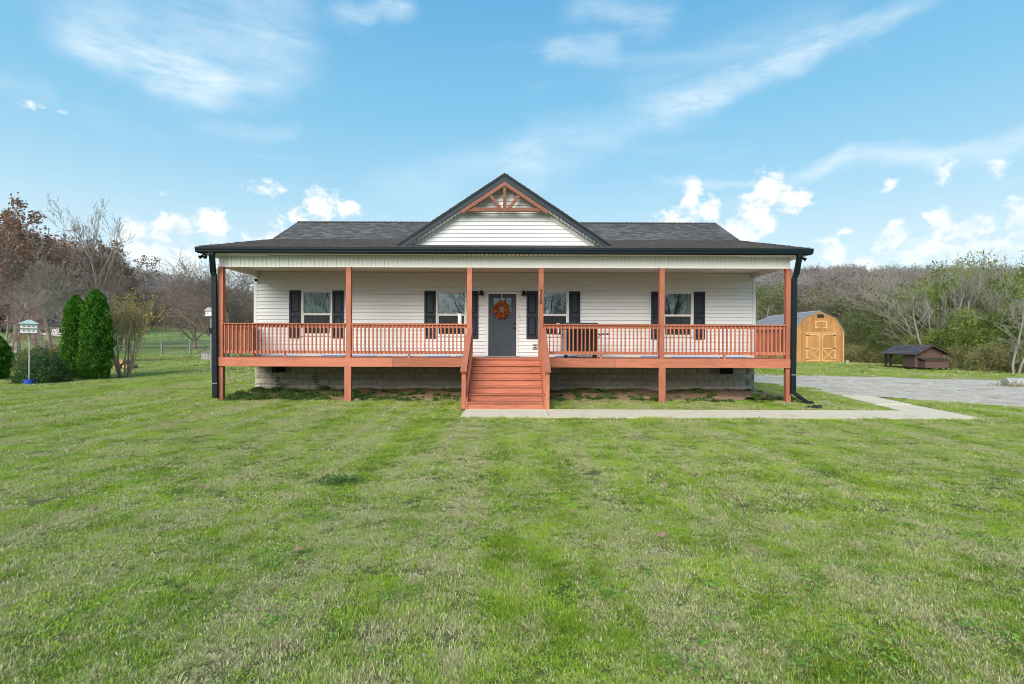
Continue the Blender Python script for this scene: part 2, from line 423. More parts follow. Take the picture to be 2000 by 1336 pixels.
def mat_ground():
    m, t, b = newmat('lawn_ground')
    p, dead, lush = lawn_fields(t)
    far = Nd(t, (lambda s: (t.links.new(p, s.inputs[0]), s.outputs[1])[1])(t.nodes.new('ShaderNodeSeparateXYZ')))
    n = noise(t, p, 26, 4, 0.7)
    g = ramp(t, lush * 0.5 + n * 0.5, [(0.2, (0.05, 0.075, 0.014)), (0.5, (0.10, 0.155, 0.028)), (0.8, (0.20, 0.27, 0.06))])
    d = ramp(t, n, [(0.2, (0.09, 0.06, 0.035)), (0.8, (0.24, 0.19, 0.11))])
    c = mixc(t, dead.smooth(-0.1, 0.75, 0.15, 0.9), g, d)
    fn = noise(t, mapping(t, p, (1, 0.35, 1)), 0.12, 5, 0.6)
    fieldc = ramp(t, fn, [(0.3, (0.16, 0.24, 0.06)), (0.7, (0.30, 0.37, 0.13))])
    c = mixc(t, far.smooth(20, 50), c, fieldc)
    hillc = ramp(t, fn, [(0.3, (0.10, 0.085, 0.06)), (0.7, (0.16, 0.13, 0.09))])
    sepz = t.nodes.new('ShaderNodeSeparateXYZ'); t.links.new(p, sepz.inputs[0])
    c = mixc(t, Nd(t, sepz.outputs[2]).smooth(4.6, 7.0), c, hillc)
    t.links.new(c, b.inputs['Base Color']); b.inputs['Roughness'].default_value = 0.95
    b.inputs['Specular IOR Level'].default_value = 0.1
    setbump(t, b, n, 0.6, 0.03)
mat_ground()
def mat_gravel():
    m, t, b = newmat('gravel')
    p = geo_pos(t)
    v = t.nodes.new('ShaderNodeTexVoronoi'); v.inputs['Scale'].default_value = 42; t.links.new(p, v.inputs['Vector'])
    v2 = t.nodes.new('ShaderNodeTexVoronoi'); v2.inputs['Scale'].default_value = 19; t.links.new(p, v2.inputs['Vector'])
    n = noise(t, mapping(t, p, (0.7, 1.0, 1)), 0.9, 6, 0.7)
    a = Nd(t, v.outputs['Color']); a2 = Nd(t, v2.outputs['Color'])
    c = ramp(t, (a * 0.6 + a2 * 0.4), [(0.1, (0.30, 0.24, 0.185)), (0.45, (0.64, 0.54, 0.435)), (0.9, (1.0, 0.89, 0.75))])
    n3 = noise(t, mapping(t, p, (0.8, 1.6, 1)), 2.6, 6, 0.75)
    c = mixc(t, n3.smooth(0.42, 0.66, 0, 0.5), c, (0.36, 0.30, 0.24))
    c = mixc(t, n.smooth(0.50, 0.66, 0, 0.5), c, (0.26, 0.20, 0.14))
    c = mixc(t, noise(t, mapping(t, p, loc=(5, 5, 0)), 1.4, 6, 0.7).smooth(0.58, 0.68, 0, 0.8), c, (0.12, 0.19, 0.04))
    t.links.new(c, b.inputs['Base Color']); b.inputs['Roughness'].default_value = 0.95
    setbump(t, b, Nd(t, v.outputs['Distance']), 0.8, 0.02)
mat_gravel()
def mat_glass(name, refl, tint=(0.75, 0.85, 0.82), rough=0.0, haze=0.0):
    m, t, b = newmat(name); t.nodes.remove(b)
    gl = t.nodes.new('ShaderNodeBsdfGlossy'); gl.inputs['Roughness'].default_value = rough; gl.inputs['Color'].default_value = (0.95, 1, 0.98, 1)
    tr = t.nodes.new('ShaderNodeBsdfTransparent'); tr.inputs['Color'].default_value = (*tint, 1)
    fr = t.nodes.new('ShaderNodeFresnel'); fr.inputs[0].default_value = 1.5
    f = (Nd(t, fr.outputs[0]) + refl).min(1)
    nb = noise(t, geo_pos(t), 1.3, 2, 0.5); bp = t.nodes.new('ShaderNodeBump'); bp.inputs['Strength'].default_value = 0.04; bp.inputs['Distance'].default_value = 0.02
    t.links.new(nb.s, bp.inputs['Height']); t.links.new(bp.outputs[0], gl.inputs['Normal'])
    mx = t.nodes.new('ShaderNodeMixShader'); t.links.new(f.s, mx.inputs[0])
    t.links.new(tr.outputs[0], mx.inputs[1]); t.links.new(gl.outputs[0], mx.inputs[2])
    last = mx
    if haze:
        df = t.nodes.new('ShaderNodeBsdfDiffuse'); df.inputs[0].default_value = (0.055, 0.058, 0.062, 1)
        m2 = t.nodes.new('ShaderNodeMixShader'); m2.inputs[0].default_value = haze
        t.links.new(mx.outputs[0], m2.inputs[1]); t.links.new(df.outputs[0], m2.inputs[2]); last = m2
    t.links.new(last.outputs[0], t.nodes['Material Output'].inputs[0])
mat_glass('glass', 0.27)
for _k, _r in enumerate((0.07, 0.17, 0.27, 0.15)): mat_glass('glass_%d' % _k, _r)
mat_glass('screened_glass', 0.02, haze=0.72)
mat_glass('door_glass', 0.35, (0.9, 0.9, 0.9), 0.12)

# ------------------------------------------------------------------ mesh helpers
class MB:
    def __init__(s): s.v, s.f, s.r = [], [], []
    def quadv(s, *pts, rnd=None):
        n = len(s.v); s.v += [tuple(p) for p in pts]; s.f.append(tuple(range(n, n + len(pts)))); s.r.append(rnd)
        return s
    def box(s, x0, x1, y0, y1, z0, z1, rnd=None):
        n = len(s.v)
        s.v += [(x0, y0, z0), (x1, y0, z0), (x1, y1, z0), (x0, y1, z0), (x0, y0, z1), (x1, y0, z1), (x1, y1, z1), (x0, y1, z1)]
        s.f += [(n, n + 3, n + 2, n + 1), (n + 4, n + 5, n + 6, n + 7), (n, n + 1, n + 5, n + 4), (n + 1, n + 2, n + 6, n + 5), (n + 2, n + 3, n + 7, n + 6), (n + 3, n, n + 4, n + 7)]
        s.r += [rnd] * 6
        return s
    def prism(s, poly, axis, a, b, rnd=None):
        """poly: 2D outline; axis 0: (y,z) along x; 1: (x,z) along y; 2: (x,y) along z"""
        n = len(s.v); k = len(poly)
        def mk(q, w): return (w, q[0], q[1]) if axis == 0 else ((q[0], w, q[1]) if axis == 1 else (q[0], q[1], w))
        s.v += [mk(q, a) for q in poly] + [mk(q, b) for q in poly]
        s.f.append(tuple(range(n, n + k))); s.f.append(tuple(range(n + 2 * k - 1, n + k - 1, -1)))
        for i in range(k):
            j = (i + 1) % k; s.f.append((n + j, n + i, n + k + i, n + k + j))
        s.r += [rnd] * (k + 2)
        return s
    def beam(s, p0, p1, w, h, up=(0, 0, 1)):
        """rectangular bar from p0 to p1, w across, h along up"""
        p0, p1 = Vector(p0), Vector(p1); d = (p1 - p0).normalized()
        sx = d.cross(Vector(up)).normalized() * (w / 2); sy = sx.cross(d).normalized() * (h / 2)
        n = len(s.v)
        for p in (p0, p1): s.v += [tuple(p - sx - sy), tuple(p + sx - sy), tuple(p + sx + sy), tuple(p - sx + sy)]
        s.f += [(n, n + 1, n + 2, n + 3), (n + 7, n + 6, n + 5, n + 4)] + [(n + (i + 1) % 4, n + i, n + 4 + i, n + 4 + (i + 1) % 4) for i in range(4)]
        s.r += [None] * 6
        return s
    def tube(s, pts, rad, n=10, caps=True):
        pts = [Vector(p) for p in pts]; rad = rad if isinstance(rad, (list, tuple)) else [rad] * len(pts)
        base = len(s.v); prev = None
        for i, p in enumerate(pts):
            d = (pts[min(i + 1, len(pts) - 1)] - pts[max(i - 1, 0)]).normalized()
            ref = prev if prev is not None else (Vector((1, 0, 0)) if abs(d.x) < 0.9 else Vector((0, 0, 1)))
            a = (ref - d * ref.dot(d)).normalized(); b = d.cross(a); prev = a
            for k in range(n):
                th = 2 * PI * k / n
                s.v.append(tuple(p + (a * math.cos(th) + b * math.sin(th)) * rad[i]))
        for i in range(len(pts) - 1):
            for k in range(n):
                k2 = (k + 1) % n
                s.f.append((base + i * n + k, base + i * n + k2, base + (i + 1) * n + k2, base + (i + 1) * n + k)); s.r.append(None)
        if caps:
            s.f.append(tuple(base + k for k in range(n - 1, -1, -1))); s.r.append(None)
            s.f.append(tuple(base + (len(pts) - 1) * n + k for k in range(n))); s.r.append(None)
        return s
    def mesh(s, name, mat, org=(0, 0, 0), smooth=False):
        me = bpy.data.meshes.new(name)
        me.from_pydata([(x - org[0], y - org[1], z - org[2]) for x, y, z in s.v], [], s.f)
        me.materials.append(MATS[mat])
        if smooth: me.polygons.foreach_set('use_smooth', [True] * len(me.polygons))
        if any(r is not None for r in s.r):
            a = me.attributes.new('rnd', 'FLOAT', 'FACE'); a.data.foreach_set('value', [r or 0.0 for r in s.r])
        me.update()
        return me

def world_org(o):
    v = Vector((0, 0, 0))
    while o is not None: v += o.location; o = o.parent
    return v
def tag(o, label=None, cat=None, group=None, kind=None):
    if label: o['label'] = label
    if cat: o['category'] = cat
    if group: o['group'] = group
    if kind: o['kind'] = kind
    return o
def thing(name, label, cat, loc=(0, 0, 0), group=None):
    o = bpy.data.objects.new(name, None); o.location = loc; o.empty_display_size = 0.2
    COL.objects.link(o)
    return tag(o, label, cat, group)
def part(name, mb, mat, parent, smooth=False, label=None, kind=None):
    """mb in world coordinates"""
    org = world_org(parent)
    o = bpy.data.objects.new(name, mb.mesh(name, mat, org, smooth) if isinstance(mb, MB) else mb)
    o.parent = parent; COL.objects.link(o)
    return tag(o, label, None, None, kind)
def piece(name, mesh, wloc, parent, rotz=0):
    o = bpy.data.objects.new(name, mesh); o.location = Vector(wloc) - world_org(parent); o.rotation_euler.z = rotz
    o.parent = parent; COL.objects.link(o)
    return o
def solo(name, mb, mat, label=None, cat=None, kind=None, group=None, smooth=False, loc=(0, 0, 0)):
    o = bpy.data.objects.new(name, mb.mesh(name, mat, loc, smooth) if isinstance(mb, MB) else mb)
    o.location = loc; COL.objects.link(o)
    return tag(o, label, cat, group, kind)

def np_mesh(name, verts, faces_list, mats, attrs=None, matidx=None, smooth=False):
    """faces_list: list of int arrays (n,k). attrs: dict name->per-face float array"""
    me = bpy.data.meshes.new(name)
    verts = np.asarray(verts, dtype=np.float32)
    me.vertices.add(len(verts)); me.vertices.foreach_set('co', verts.ravel())
    tot = np.concatenate([np.full(len(f), f.shape[1], dtype=np.int32) for f in faces_list])
    loops = np.concatenate([f.ravel() for f in faces_list]).astype(np.int32)
    me.loops.add(len(loops)); me.loops.foreach_set('vertex_index', loops)
    me.polygons.add(len(tot))
    st = np.zeros(len(tot), dtype=np.int32); st[1:] = np.cumsum(tot)[:-1]
    me.polygons.foreach_set('loop_start', st)
    for m in mats: me.materials.append(MATS[m])
    if matidx is not None: me.polygons.foreach_set('material_index', np.asarray(matidx, dtype=np.int32))
    if smooth: me.polygons.foreach_set('use_smooth', np.ones(len(tot), dtype=bool))
    me.update(calc_edges=True)
    for k, a in (attrs or {}).items():
        at = me.attributes.new(k, 'FLOAT', 'FACE'); at.data.foreach_set('value', np.asarray(a, dtype=np.float32))
    return me

# ------------------------------------------------------------------ ground
def build_ground():
    radii = [0.0]; r = 0.6
    while r < 1500: radii.append(r); r *= 1.035 if r < 60 else 1.06
    na = 288
    vs = [(0, 0, 0)]
    for rr in radii[1:]:
        for k in range(na):
            a = 2 * PI * k / na; x, y = rr * math.sin(a), rr * math.cos(a)
            vs.append((x, y, gz(x, y)))
    tris = np.array([[0, 1 + (k + 1) % na, 1 + k] for k in range(na)])
    q = []
    for i in range(len(radii) - 2):
        b0, b1 = 1 + i * na, 1 + (i + 1) * na
        for k in range(na):
            k2 = (k + 1) % na; q.append((b0 + k, b0 + k2, b1 + k2, b1 + k))
    o = solo('ground', np_mesh('ground', vs, [tris, np.array(q)], ['lawn_ground'], smooth=True), None, kind='structure')
    return o
build_ground()

_prng = random.Random(5)
def vnoise(x, y, s=1.0, seed=0):
    x, y = x / s, y / s
    xi, yi = math.floor(x), math.floor(y); fx, fy = x - xi, y - yi
    def h(a, b): return (math.sin(a * 127.1 + b * 311.7 + seed * 74.7) * 43758.5453) % 1.0
    fx, fy = fx * fx * (3 - 2 * fx), fy * fy * (3 - 2 * fy)
    return (h(xi, yi) * (1 - fx) + h(xi + 1, yi) * fx) * (1 - fy) + (h(xi, yi + 1) * (1 - fx) + h(xi + 1, yi + 1) * fx) * fy
def inside(x, y, poly):
    c = False; n = len(poly)
    for i in range(n):
        x1, y1 = poly[i]; x2, y2 = poly[(i + 1) % n]
        if (y1 > y) != (y2 > y) and x < (x2 - x1) * (y - y1) / (y2 - y1) + x1: c = not c
    return c
def sheet(name, poly, mat, res, zoff, wob=0.3, kind='structure', zf=None):
    xs = [p[0] for p in poly]; ys = [p[1] for p in poly]
    nx, ny = int((max(xs) - min(xs)) / res) + 2, int((max(ys) - min(ys)) / res) + 2
    x0, y0 = min(xs), min(ys); idx = {}; vs, fs = [], []
    def vid(i, j):
        if (i, j) not in idx:
            x, y = x0 + i * res, y0 + j * res; idx[i, j] = len(vs)
            vs.append((x, y, (zf(x, y) if zf else gz(x, y)) + zoff))
        return idx[i, j]
    for i in range(nx):
        for j in range(ny):
            cx, cy = x0 + (i + .5) * res, y0 + (j + .5) * res
            ox = (vnoise(cx, cy, 0.9, 1) - .5) * wob * 2 + (vnoise(cx, cy, 0.25, 4) - .5) * wob; oy = (vnoise(cx, cy, 0.9, 2) - .5) * wob * 2 + (vnoise(cx, cy, 0.25, 5) - .5) * wob
            if inside(cx + ox, cy + oy, poly): fs.append((vid(i, j), vid(i + 1, j), vid(i + 1, j + 1), vid(i, j + 1)))
    me = np_mesh(name, vs, [np.array(fs)], [mat], smooth=True)
    return solo(name, me, None, kind=kind)

def gp(px, py): g = G(px, py); return (g.x, g.y)
DRIVE = [(6.0, 24.5), gp(1478, 749), gp(1520, 752), gp(1560, 757), gp(1600, 765), gp(1640, 774), gp(1700, 777), gp(1800, 783), gp(2000, 797), (22, 13.2), (36, 11), (36, 27), gp(2000, 743), gp(1900, 742), gp(1750, 738), gp(1650, 735), gp(1560, 733), gp(1475, 731), (6.0, 34)]
sheet('driveway', DRIVE, 'gravel', 0.22, 0.012, 0.45)

# concrete walkway of slabs
WLK = thing('path', None, None, (-1.1, 12.4, 0)); WLK['kind'] = 'structure'
WY0, WY1 = 11.72, 13.16
_joints = [-1.16, 0.86, 2.75, 4.6, 6.5, 8.3, 9.62]
for a, b in zip(_joints, _joints[1:]):
    part('slab', MB().box(a + 0.006, b - 0.006, WY0, WY1, -0.06, 0.028), 'concrete', WLK)
# corner slab and the leg up to the drive
part('slab', MB().prism([(9.632, WY0), (10.55, WY0 - 0.02), (11.02, 14.5), (10.02, 14.5), (9.70, WY1), (9.632, WY1)], 2, -0.06, 0.027), 'concrete', WLK)
part('slab', MB().prism([(10.025, 14.512), (11.025, 14.512), (11.62, 17.35), (10.62, 17.35)], 2, -0.06, 0.042), 'concrete', WLK)

# ------------------------------------------------------------------ HOUSE
WY = 17.13            # front wall plane
PY = 15.0             # porch front plane
X0, X1 = -8.40, 7.92
XC = -0.225           # gable centre
DECK = 1.25
HB = Vector((XC, WY, 0))
house = thing('house', 'white one storey house with dark shingle roof, front gable and wide covered porch', 'house', HB)
CEIL = 4.0
# window openings (x0,x1,z0,z1) on the wall plane
def wx(px): return (px - 1000) * WY / F
WZ0, WZ1 = 1.90, 3.39
WINS = [(wx(589), wx(649.5)), (wx(851.5), wx(911.5)), (wx(1050.5), wx(1110.5)), (wx(1293.5), wx(1353.5))]
DX0, DX1, DZ1 = wx(949.5), wx(1012.5), 3.37
openings = [(a, b, WZ0, WZ1) for a, b in WINS] + [(DX0, DX1, DECK, DZ1)]
def spans(x0, x1, za, zb):
    """x intervals of a course left free by the openings"""
    cuts = sorted((a, b) for a, b, c, d in openings if zb > c + 0.002 and za < d - 0.002)
    out, x = [], x0
    for a, b in cuts:
        if a > x: out.append((x, a))
        x = max(x, b)
    if x < x1: out.append((x, x1))
    return out
# backing wall with the openings cut, interior
zs = sorted({0.95, DECK, WZ0, WZ1, DZ1, 4.3})
bk = MB()
for za, zb in zip(zs, zs[1:]):
    for a, b in spans(X0 + 0.02, X1 - 0.02, za, zb): bk.box(a, b, WY + 0.004, WY + 0.12, za, zb)
bk.box(X0, X0 + 0.12, WY + 0.125, 25.9, 0.95, 4.3); bk.box(X1 - 0.12, X1, WY + 0.125, 25.9, 0.95, 4.3); bk.box(X0, X1, 25.9, 26.02, 0.95, 4.3)
for xa in (X0 + 0.001, X1 - 0.12):
    bk.prism([(WY + 0.2, 4.3), (25.8, 4.3), (21.6, 6.4)], 0, xa, xa + 0.118)
part('wall', bk, 'trim_white', house)
part('interior', MB().box(X0 + 0.13, X1 - 0.13, 20.4, 20.5, 1.2, 4.2).box(X0 + 0.13, X1 - 0.13, WY + 0.13, 20.4, 1.15, 1.2).box(X0 + 0.13, X1 - 0.13, WY + 0.13, 20.4, 4.05, 4.1)
     .box(-3.2, -3.1, WY + 0.13, 20.4, 1.2, 4.05).box(3.3, 3.4, WY + 0.13, 20.4, 1.2, 4.05), 'interior', house)
# siding courses
EXP = 0.1167
def siding_profile(z, y=WY):  # bottom edge proud
    return [(y, z), (y - 0.020, z), (y - 0.020, z + 0.008), (y - 0.004, z + EXP), (y, z + EXP)]
z = 0.93
while z < CEIL - 0.02:
    zt = min(z + EXP, CEIL)
    for a, b in spans(X0 + 0.10, X1 - 0.10, z, zt):
        part('siding_board', MB().prism([(WY, z), (WY - 0.032, z), (WY - 0.032, z + 0.006), (WY - 0.004, zt), (WY, zt)], 0, a, b), 'white_vinyl', house)
    z += EXP
for a, b in ((X0, X0 + 0.099), (X1 - 0.099, X1)):
    part('corner_trim', MB().box(a, b, WY - 0.034, WY + 0.003, 0.92, CEIL), 'trim_white', house)
# side siding, out of the photo's sight but there
ss = MB()
for k in range(28):
    zz = 0.95 + k * EXP
    ss.prism([(X0, zz), (X0 - 0.02, zz), (X0 - 0.004, zz + EXP), (X0, zz + EXP)], 1, WY + 0.01, 26.0)
    ss.prism([(X1, zz), (X1 + 0.02, zz), (X1 + 0.004, zz + EXP), (X1, zz + EXP)], 1, WY + 0.01, 26.0)
part('side_siding', ss, 'white_vinyl', house, kind='stuff')

# foundation blocks
rng = random.Random(3)
def rough_block(w, h, seed):
    r = random.Random(seed); mb = MB(); nx, nz = 7, 4
    fr = [[-0.012 - r.random() * 0.028 if 0 < i < nx and 0 < j < nz else 0.0 for i in range(nx + 1)] for j in range(nz + 1)]
    base = len(mb.v)
    for j in range(nz + 1):
        for i in range(nx + 1): mb.v.append((w * i / nx, fr[j][i], h * j / nz))
    for j in range(nz):
        for i in range(nx):
            a = j * (nx + 1) + i; mb.f.append((a, a + 1, a + nx + 2, a + nx + 1)); mb.r.append(None)
    return mb
BW, BH = 0.40, 0.20
bmeshes = [rough_block(BW - 0.012, BH - 0.012, s).mesh('block', 'stone_block') for s in range(6)]
halfm = [rough_block(BW / 2 - 0.012, BH - 0.012, 30 + s).mesh('block', 'stone_block') for s in range(2)]
part('mortar_bed', MB().box(X0 + 0.02, X1 - 0.02, WY + 0.022, WY + 0.16, -0.2, 0.918).box(X0 + 0.02, X0 + 0.2, WY + 0.17, 25.9, -0.2, 0.918).box(X1 - 0.2, X1 - 0.02, WY + 0.17, 25.9, -0.2, 0.918), 'mortar', house)
VENTS = [(wx(532), wx(557)), (wx(1407), wx(1431))]
for row in range(5):
    zb = 0.915 - (row + 1) * BH
    x = X0 + 0.02 + (0 if row % 2 == 0 else -BW / 2)
    while x < X1 - 0.03:
        full = x >= X0; end = x + BW > X1
        bx0 = x + 0.006
        if row == 0 and any(x + BW > a - 0.02 and x < b + 0.02 for a, b in VENTS): x += BW; continue
        if not full: piece('block', rng.choice(halfm), (x + BW / 2 + 0.006, WY + 0.018, zb + 0.006), house)
        elif end:
            if X1 - x > 0.15: piece('block', rng.choice(halfm), (X1 - 0.2, WY + 0.018, zb + 0.006), house)
        else: piece('block', rng.choice(bmeshes), (bx0, WY + 0.018, zb + 0.006), house)
        x += BW
for a, b in VENTS:
    v = part('foundation_vent', MB().box(a, b, WY - 0.012, WY + 0.02, 0.715, 0.915), 'black_plastic', house)
    lv = MB()
    for k in range(6): lv.prism([(WY - 0.013, 0.73 + k * 0.03), (WY - 0.024, 0.735 + k * 0.03), (WY - 0.013, 0.75 + k * 0.03)], 0, a + 0.02, b - 0.02)
    part('louver', lv, 'black_metal', v)

# windows
def window(x0, x1, curtain, gl='glass'):
    w = part('window', MB().box(x0, x0 + 0.05, WY - 0.045, WY + 0.05, WZ0, WZ1).box(x1 - 0.05, x1, WY - 0.045, WY + 0.05, WZ0, WZ1)
             .box(x0 + 0.05, x1 - 0.05, WY - 0.045, WY + 0.05, WZ1 - 0.045, WZ1).box(x0 + 0.05, x1 - 0.05, WY - 0.045, WY + 0.05, WZ0, WZ0 + 0.04), 'trim_white', house)
    a, b = x0 + 0.051, x1 - 0.051; zm = 2.61
    part('sash', MB().box(a, b, WY - 0.028, WY + 0.028, zm - 0.03, zm + 0.032), 'trim_white', w)
    part('sash', MB().box(a, a + 0.035, WY - 0.022, WY + 0.018, WZ0 + 0.041, zm - 0.031).box(b - 0.035, b, WY - 0.022, WY + 0.018, WZ0 + 0.041, zm - 0.031)
         .box(a + 0.035, b - 0.035, WY - 0.022, WY + 0.018, WZ0 + 0.041, WZ0 + 0.085), 'trim_white', w)
    part('sash', MB().box(a, a + 0.02, WY, WY + 0.035, zm + 0.033, WZ1 - 0.046).box(b - 0.02, b, WY, WY + 0.035, zm + 0.033, WZ1 - 0.046).box(a + 0.02, b - 0.02, WY, WY + 0.035, WZ1 - 0.066, WZ1 - 0.046), 'trim_white', w)
    part('pane', MB().quadv((a + .02, WY + .02, zm + .03), (b - .02, WY + .02, zm + .03), (b - .02, WY + .02, WZ1 - .045), (a + .02, WY + .02, WZ1 - .045)), gl, w)
    part('pane', MB().quadv((a + .035, WY - .004, WZ0 + .085), (b - .035, WY - .004, WZ0 + .085), (b - .035, WY - .004, zm - .03), (a + .035, WY - .004, zm - .03)), 'screened_glass', w)
    for lx in (a + 0.25, b - 0.25):
        part('sash_lock', MB().box(lx - 0.03, lx + 0.03, WY - 0.04, WY - 0.029, zm + 0.028, zm + 0.045), 'trim_white', w)
    if curtain:
        cu = MB()
        for ca, cb in curtain:
            n = int((cb - ca) / 0.03)
            xs = [a + (b - a) * (ca + (cb - ca) * k / n) for k in range(n + 1)]
            for k in range(n):
                ya, yb = (WY + 0.13 + 0.03 * (k % 2)), (WY + 0.13 + 0.03 * ((k + 1) % 2))
                cu.quadv((xs[k], ya, WZ0), (xs[k + 1], yb, WZ0), (xs[k + 1], yb, WZ1), (xs[k], ya, WZ1))
        part('curtain', cu, 'curtain', w)
window(*WINS[0], [(0.0, 1.0)], 'glass_0')
window(*WINS[1], [(0.0, 0.12), (0.88, 1.0)], 'glass_1')
window(*WINS[2], None, 'glass_2')
window(*WINS[3], [(0.72, 1.0)], 'glass_3')
def shutter(px0, px1):
    a, b = wx(px0), wx(px1); z0, z1 = 1.84, 3.385; ya, yb = WY - 0.060, WY - 0.026; fw = 0.055; zm = 2.60
    s = part('shutter', MB().box(a, a + fw, ya, yb, z0, z1).box(b - fw, b, ya, yb, z0, z1).box(a + fw, b - fw, ya, yb, z1 - 0.08, z1)
             .box(a + fw, b - fw, ya, yb, z0, z0 + 0.09).box(a + fw, b - fw, ya, yb, zm - 0.05, zm + 0.05).box(a + fw, b - fw, yb - 0.008, yb, z0 + 0.09, z1 - 0.08), 'shutter_paint', house)
    for c, d in ((z0 + 0.11, zm - 0.07), (zm + 0.07, z1 - 0.10)):
        p = MB(); i, o = 0.03, 0.006; xa, xb = a + fw + o, b - fw - o
        f0 = ((xa, yb - .009, c), (xb, yb - .009, c), (xb, yb - .009, d), (xa, yb - .009, d))
        f1 = ((xa + i, ya + .004, c + i), (xb - i, ya + .004, c + i), (xb - i, ya + .004, d - i), (xa + i, ya + .004, d - i))
        p.quadv(*f1)
        for k in range(4): p.quadv(f0[k], f0[(k + 1) % 4], f1[(k + 1) % 4], f1[k])
        part('panel', p, 'shutter_paint', s)
for a, b in ((566, 588.5), (650, 672), (829, 851), (912, 934), (1028, 1050), (1111, 1132.5), (1271, 1293), (1354, 1375.5)): shutter(a, b)

# front door
part('door_casing', MB().box(DX0, DX0 + 0.07, WY - 0.04, WY + 0.06, DECK, DZ1).box(DX1 - 0.07, DX1, WY - 0.04, WY + 0.06, DECK, DZ1).box(DX0 + 0.07, DX1 - 0.07, WY - 0.04, WY + 0.06, DZ1 - 0.075, DZ1), 'trim_white', house)
da, db, dz0, dz1 = DX0 + 0.072, DX1 - 0.072, DECK + 0.03, DZ1 - 0.078
lx = [wx(964) + k * (wx(998.5) - wx(964)) / 3 for k in range(4)]; lz = [2.72, 2.93, 3.165]
dm = MB(); y0d, y1d = WY - 0.005, WY + 0.04
dm.box(da, lx[0], y0d, y1d, dz0, dz1).box(lx[3], db, y0d, y1d, dz0, dz1).box(lx[0], lx[3], y0d, y1d, lz[2], dz1).box(lx[0], lx[3], y0d, y1d, 2.55, lz[0]).box(lx[0], lx[3], y0d, y1d, dz0, 1.58)
xm = (lx[0] + lx[3]) / 2
dm.box(xm - 0.05, xm + 0.05, y0d, y1d, 1.58, 2.55).box(lx[0], xm - 0.05, y0d + 0.016, y1d, 1.58, 2.55).box(xm + 0.05, lx[3], y0d + 0.016, y1d, 1.58, 2.55)
for k in (1, 2): dm.box(lx[k] - 0.011, lx[k] + 0.011, y0d, y1d, lz[0], lz[2])
for k in range(3): dm.box(lx[k] + 0.0111, lx[k + 1] - 0.0111, y0d, y1d, lz[1] - 0.011, lz[1] + 0.011)
door = part('door', dm, 'door_paint', house)
for i in range(3):
    for j in range(2):
        part('pane', MB().quadv((lx[i], WY + .015, lz[j]), (lx[i + 1], WY + .015, lz[j]), (lx[i + 1], WY + .015, lz[j + 1]), (lx[i], WY + .015, lz[j + 1])), 'door_glass', door)
for a, b in ((lx[0], xm - 0.05), (xm + 0.05, lx[3])):
    part('panel', MB().box(a + 0.035, b - 0.035, y0d + 0.006, y0d + 0.0155, 1.62, 2.51), 'door_paint', door)
kx = wx(1004.5)
part('door_handle', MB().tube([(kx, y0d, 2.19), (kx, y0d - 0.03, 2.19), (kx, y0d - 0.032, 2.19), (kx, y0d - 0.07, 2.19), (kx, y0d - 0.075, 2.19)], [0.033, 0.033, 0.013, 0.03, 0.02], 14), 'black_metal', door)
part('deadbolt', MB().tube([(kx, y0d, 2.33), (kx, y0d - 0.025, 2.33)], 0.034, 14), 'black_metal', door)
part('wreath_hook', MB().box(wx(980) - 0.012, wx(980) + 0.012, y0d - 0.006, y0d - 0.001, 3.06, dz1), 'trim_white', door)
part('threshold', MB().box(DX0 + 0.0, DX1 - 0.0, WY - 0.08, WY - 0.041, DECK + 0.002, DECK + 0.03), 'grey_metal', house)
part('doorbell', MB().box(wx(1013.6), wx(1015.4), WY - 0.05, WY - 0.026, 2.42, 2.60), 'trim_white', house)
part('doorbell_lens', MB().tube([(wx(1014.5), WY - .05, 2.56), (wx(1014.5), WY - .054, 2.56)], 0.012, 10), 'black_plastic', house)
ob = part('outlet_box', MB().box(wx(1040), wx(1049.3), WY - 0.06, WY - 0.026, 1.50, 1.67), 'grey_metal', house)
part('outlet_cover', MB().box(wx(1041.6), wx(1047.6), WY - 0.067, WY - 0.061, 1.525, 1.645), 'trim_white', ob)
part('socket', MB().box(wx(1043), wx(1046.4), WY - 0.070, WY - 0.068, 1.535, 1.575).box(wx(1043), wx(1046.4), WY - 0.070, WY - 0.068, 1.595, 1.635), 'black_plastic', ob)

# porch beam (white grooved), ceiling, soffits
BX0, BX1 = X0 + 0.02, X1 + 0.02
BZ0, BZ1 = 3.85, 4.17
def grooved(mb, a, b, fn, pitch=0.125, g=0.018, depth=0.008):
    """fn(u0,u1,proud) adds one board between u0 and u1"""
    n = max(1, round((b - a) / pitch)); s = (b - a) / n
    for k in range(n):
        fn(a + k * s + g / 2, a + (k + 1) * s - g / 2, mb)
fz = MB().box(BX0, BX1, PY + 0.022, PY + 0.15, BZ0 + 0.005, BZ1)
grooved(fz, BX0, BX1, lambda u, v, m: m.box(u, v, PY + 0.008, PY + 0.022, BZ0 + 0.012, BZ1 - 0.001))
fz.box(BX0 - 0.003, BX1 + 0.003, PY + 0.002, PY + 0.16, BZ0 - 0.012, BZ0 + 0.012)
part('porch_beam', fz, 'white_soffit', house, kind='stuff')
for xa, xb in ((BX0, BX0 + 0.14), (BX1 - 0.14, BX1)):
    sb = MB().box(xa + 0.012, xb - 0.012, PY + 0.17, WY - 0.035, BZ0 + 0.003, CEIL + 0.1)
    grooved(sb, PY + 0.17, WY - 0.036, lambda u, v, m: (m.box(xa, xa + 0.011, u, v, BZ0 + 0.01, CEIL + 0.1), m.box(xb - 0.011, xb, u, v, BZ0 + 0.01, CEIL + 0.1)))
    sb.box(xa - 0.003, xb + 0.003, PY + 0.165, WY - 0.035, BZ0 - 0.012, BZ0 + 0.0)
    part('side_beam', sb, 'white_soffit', house, kind='stuff')
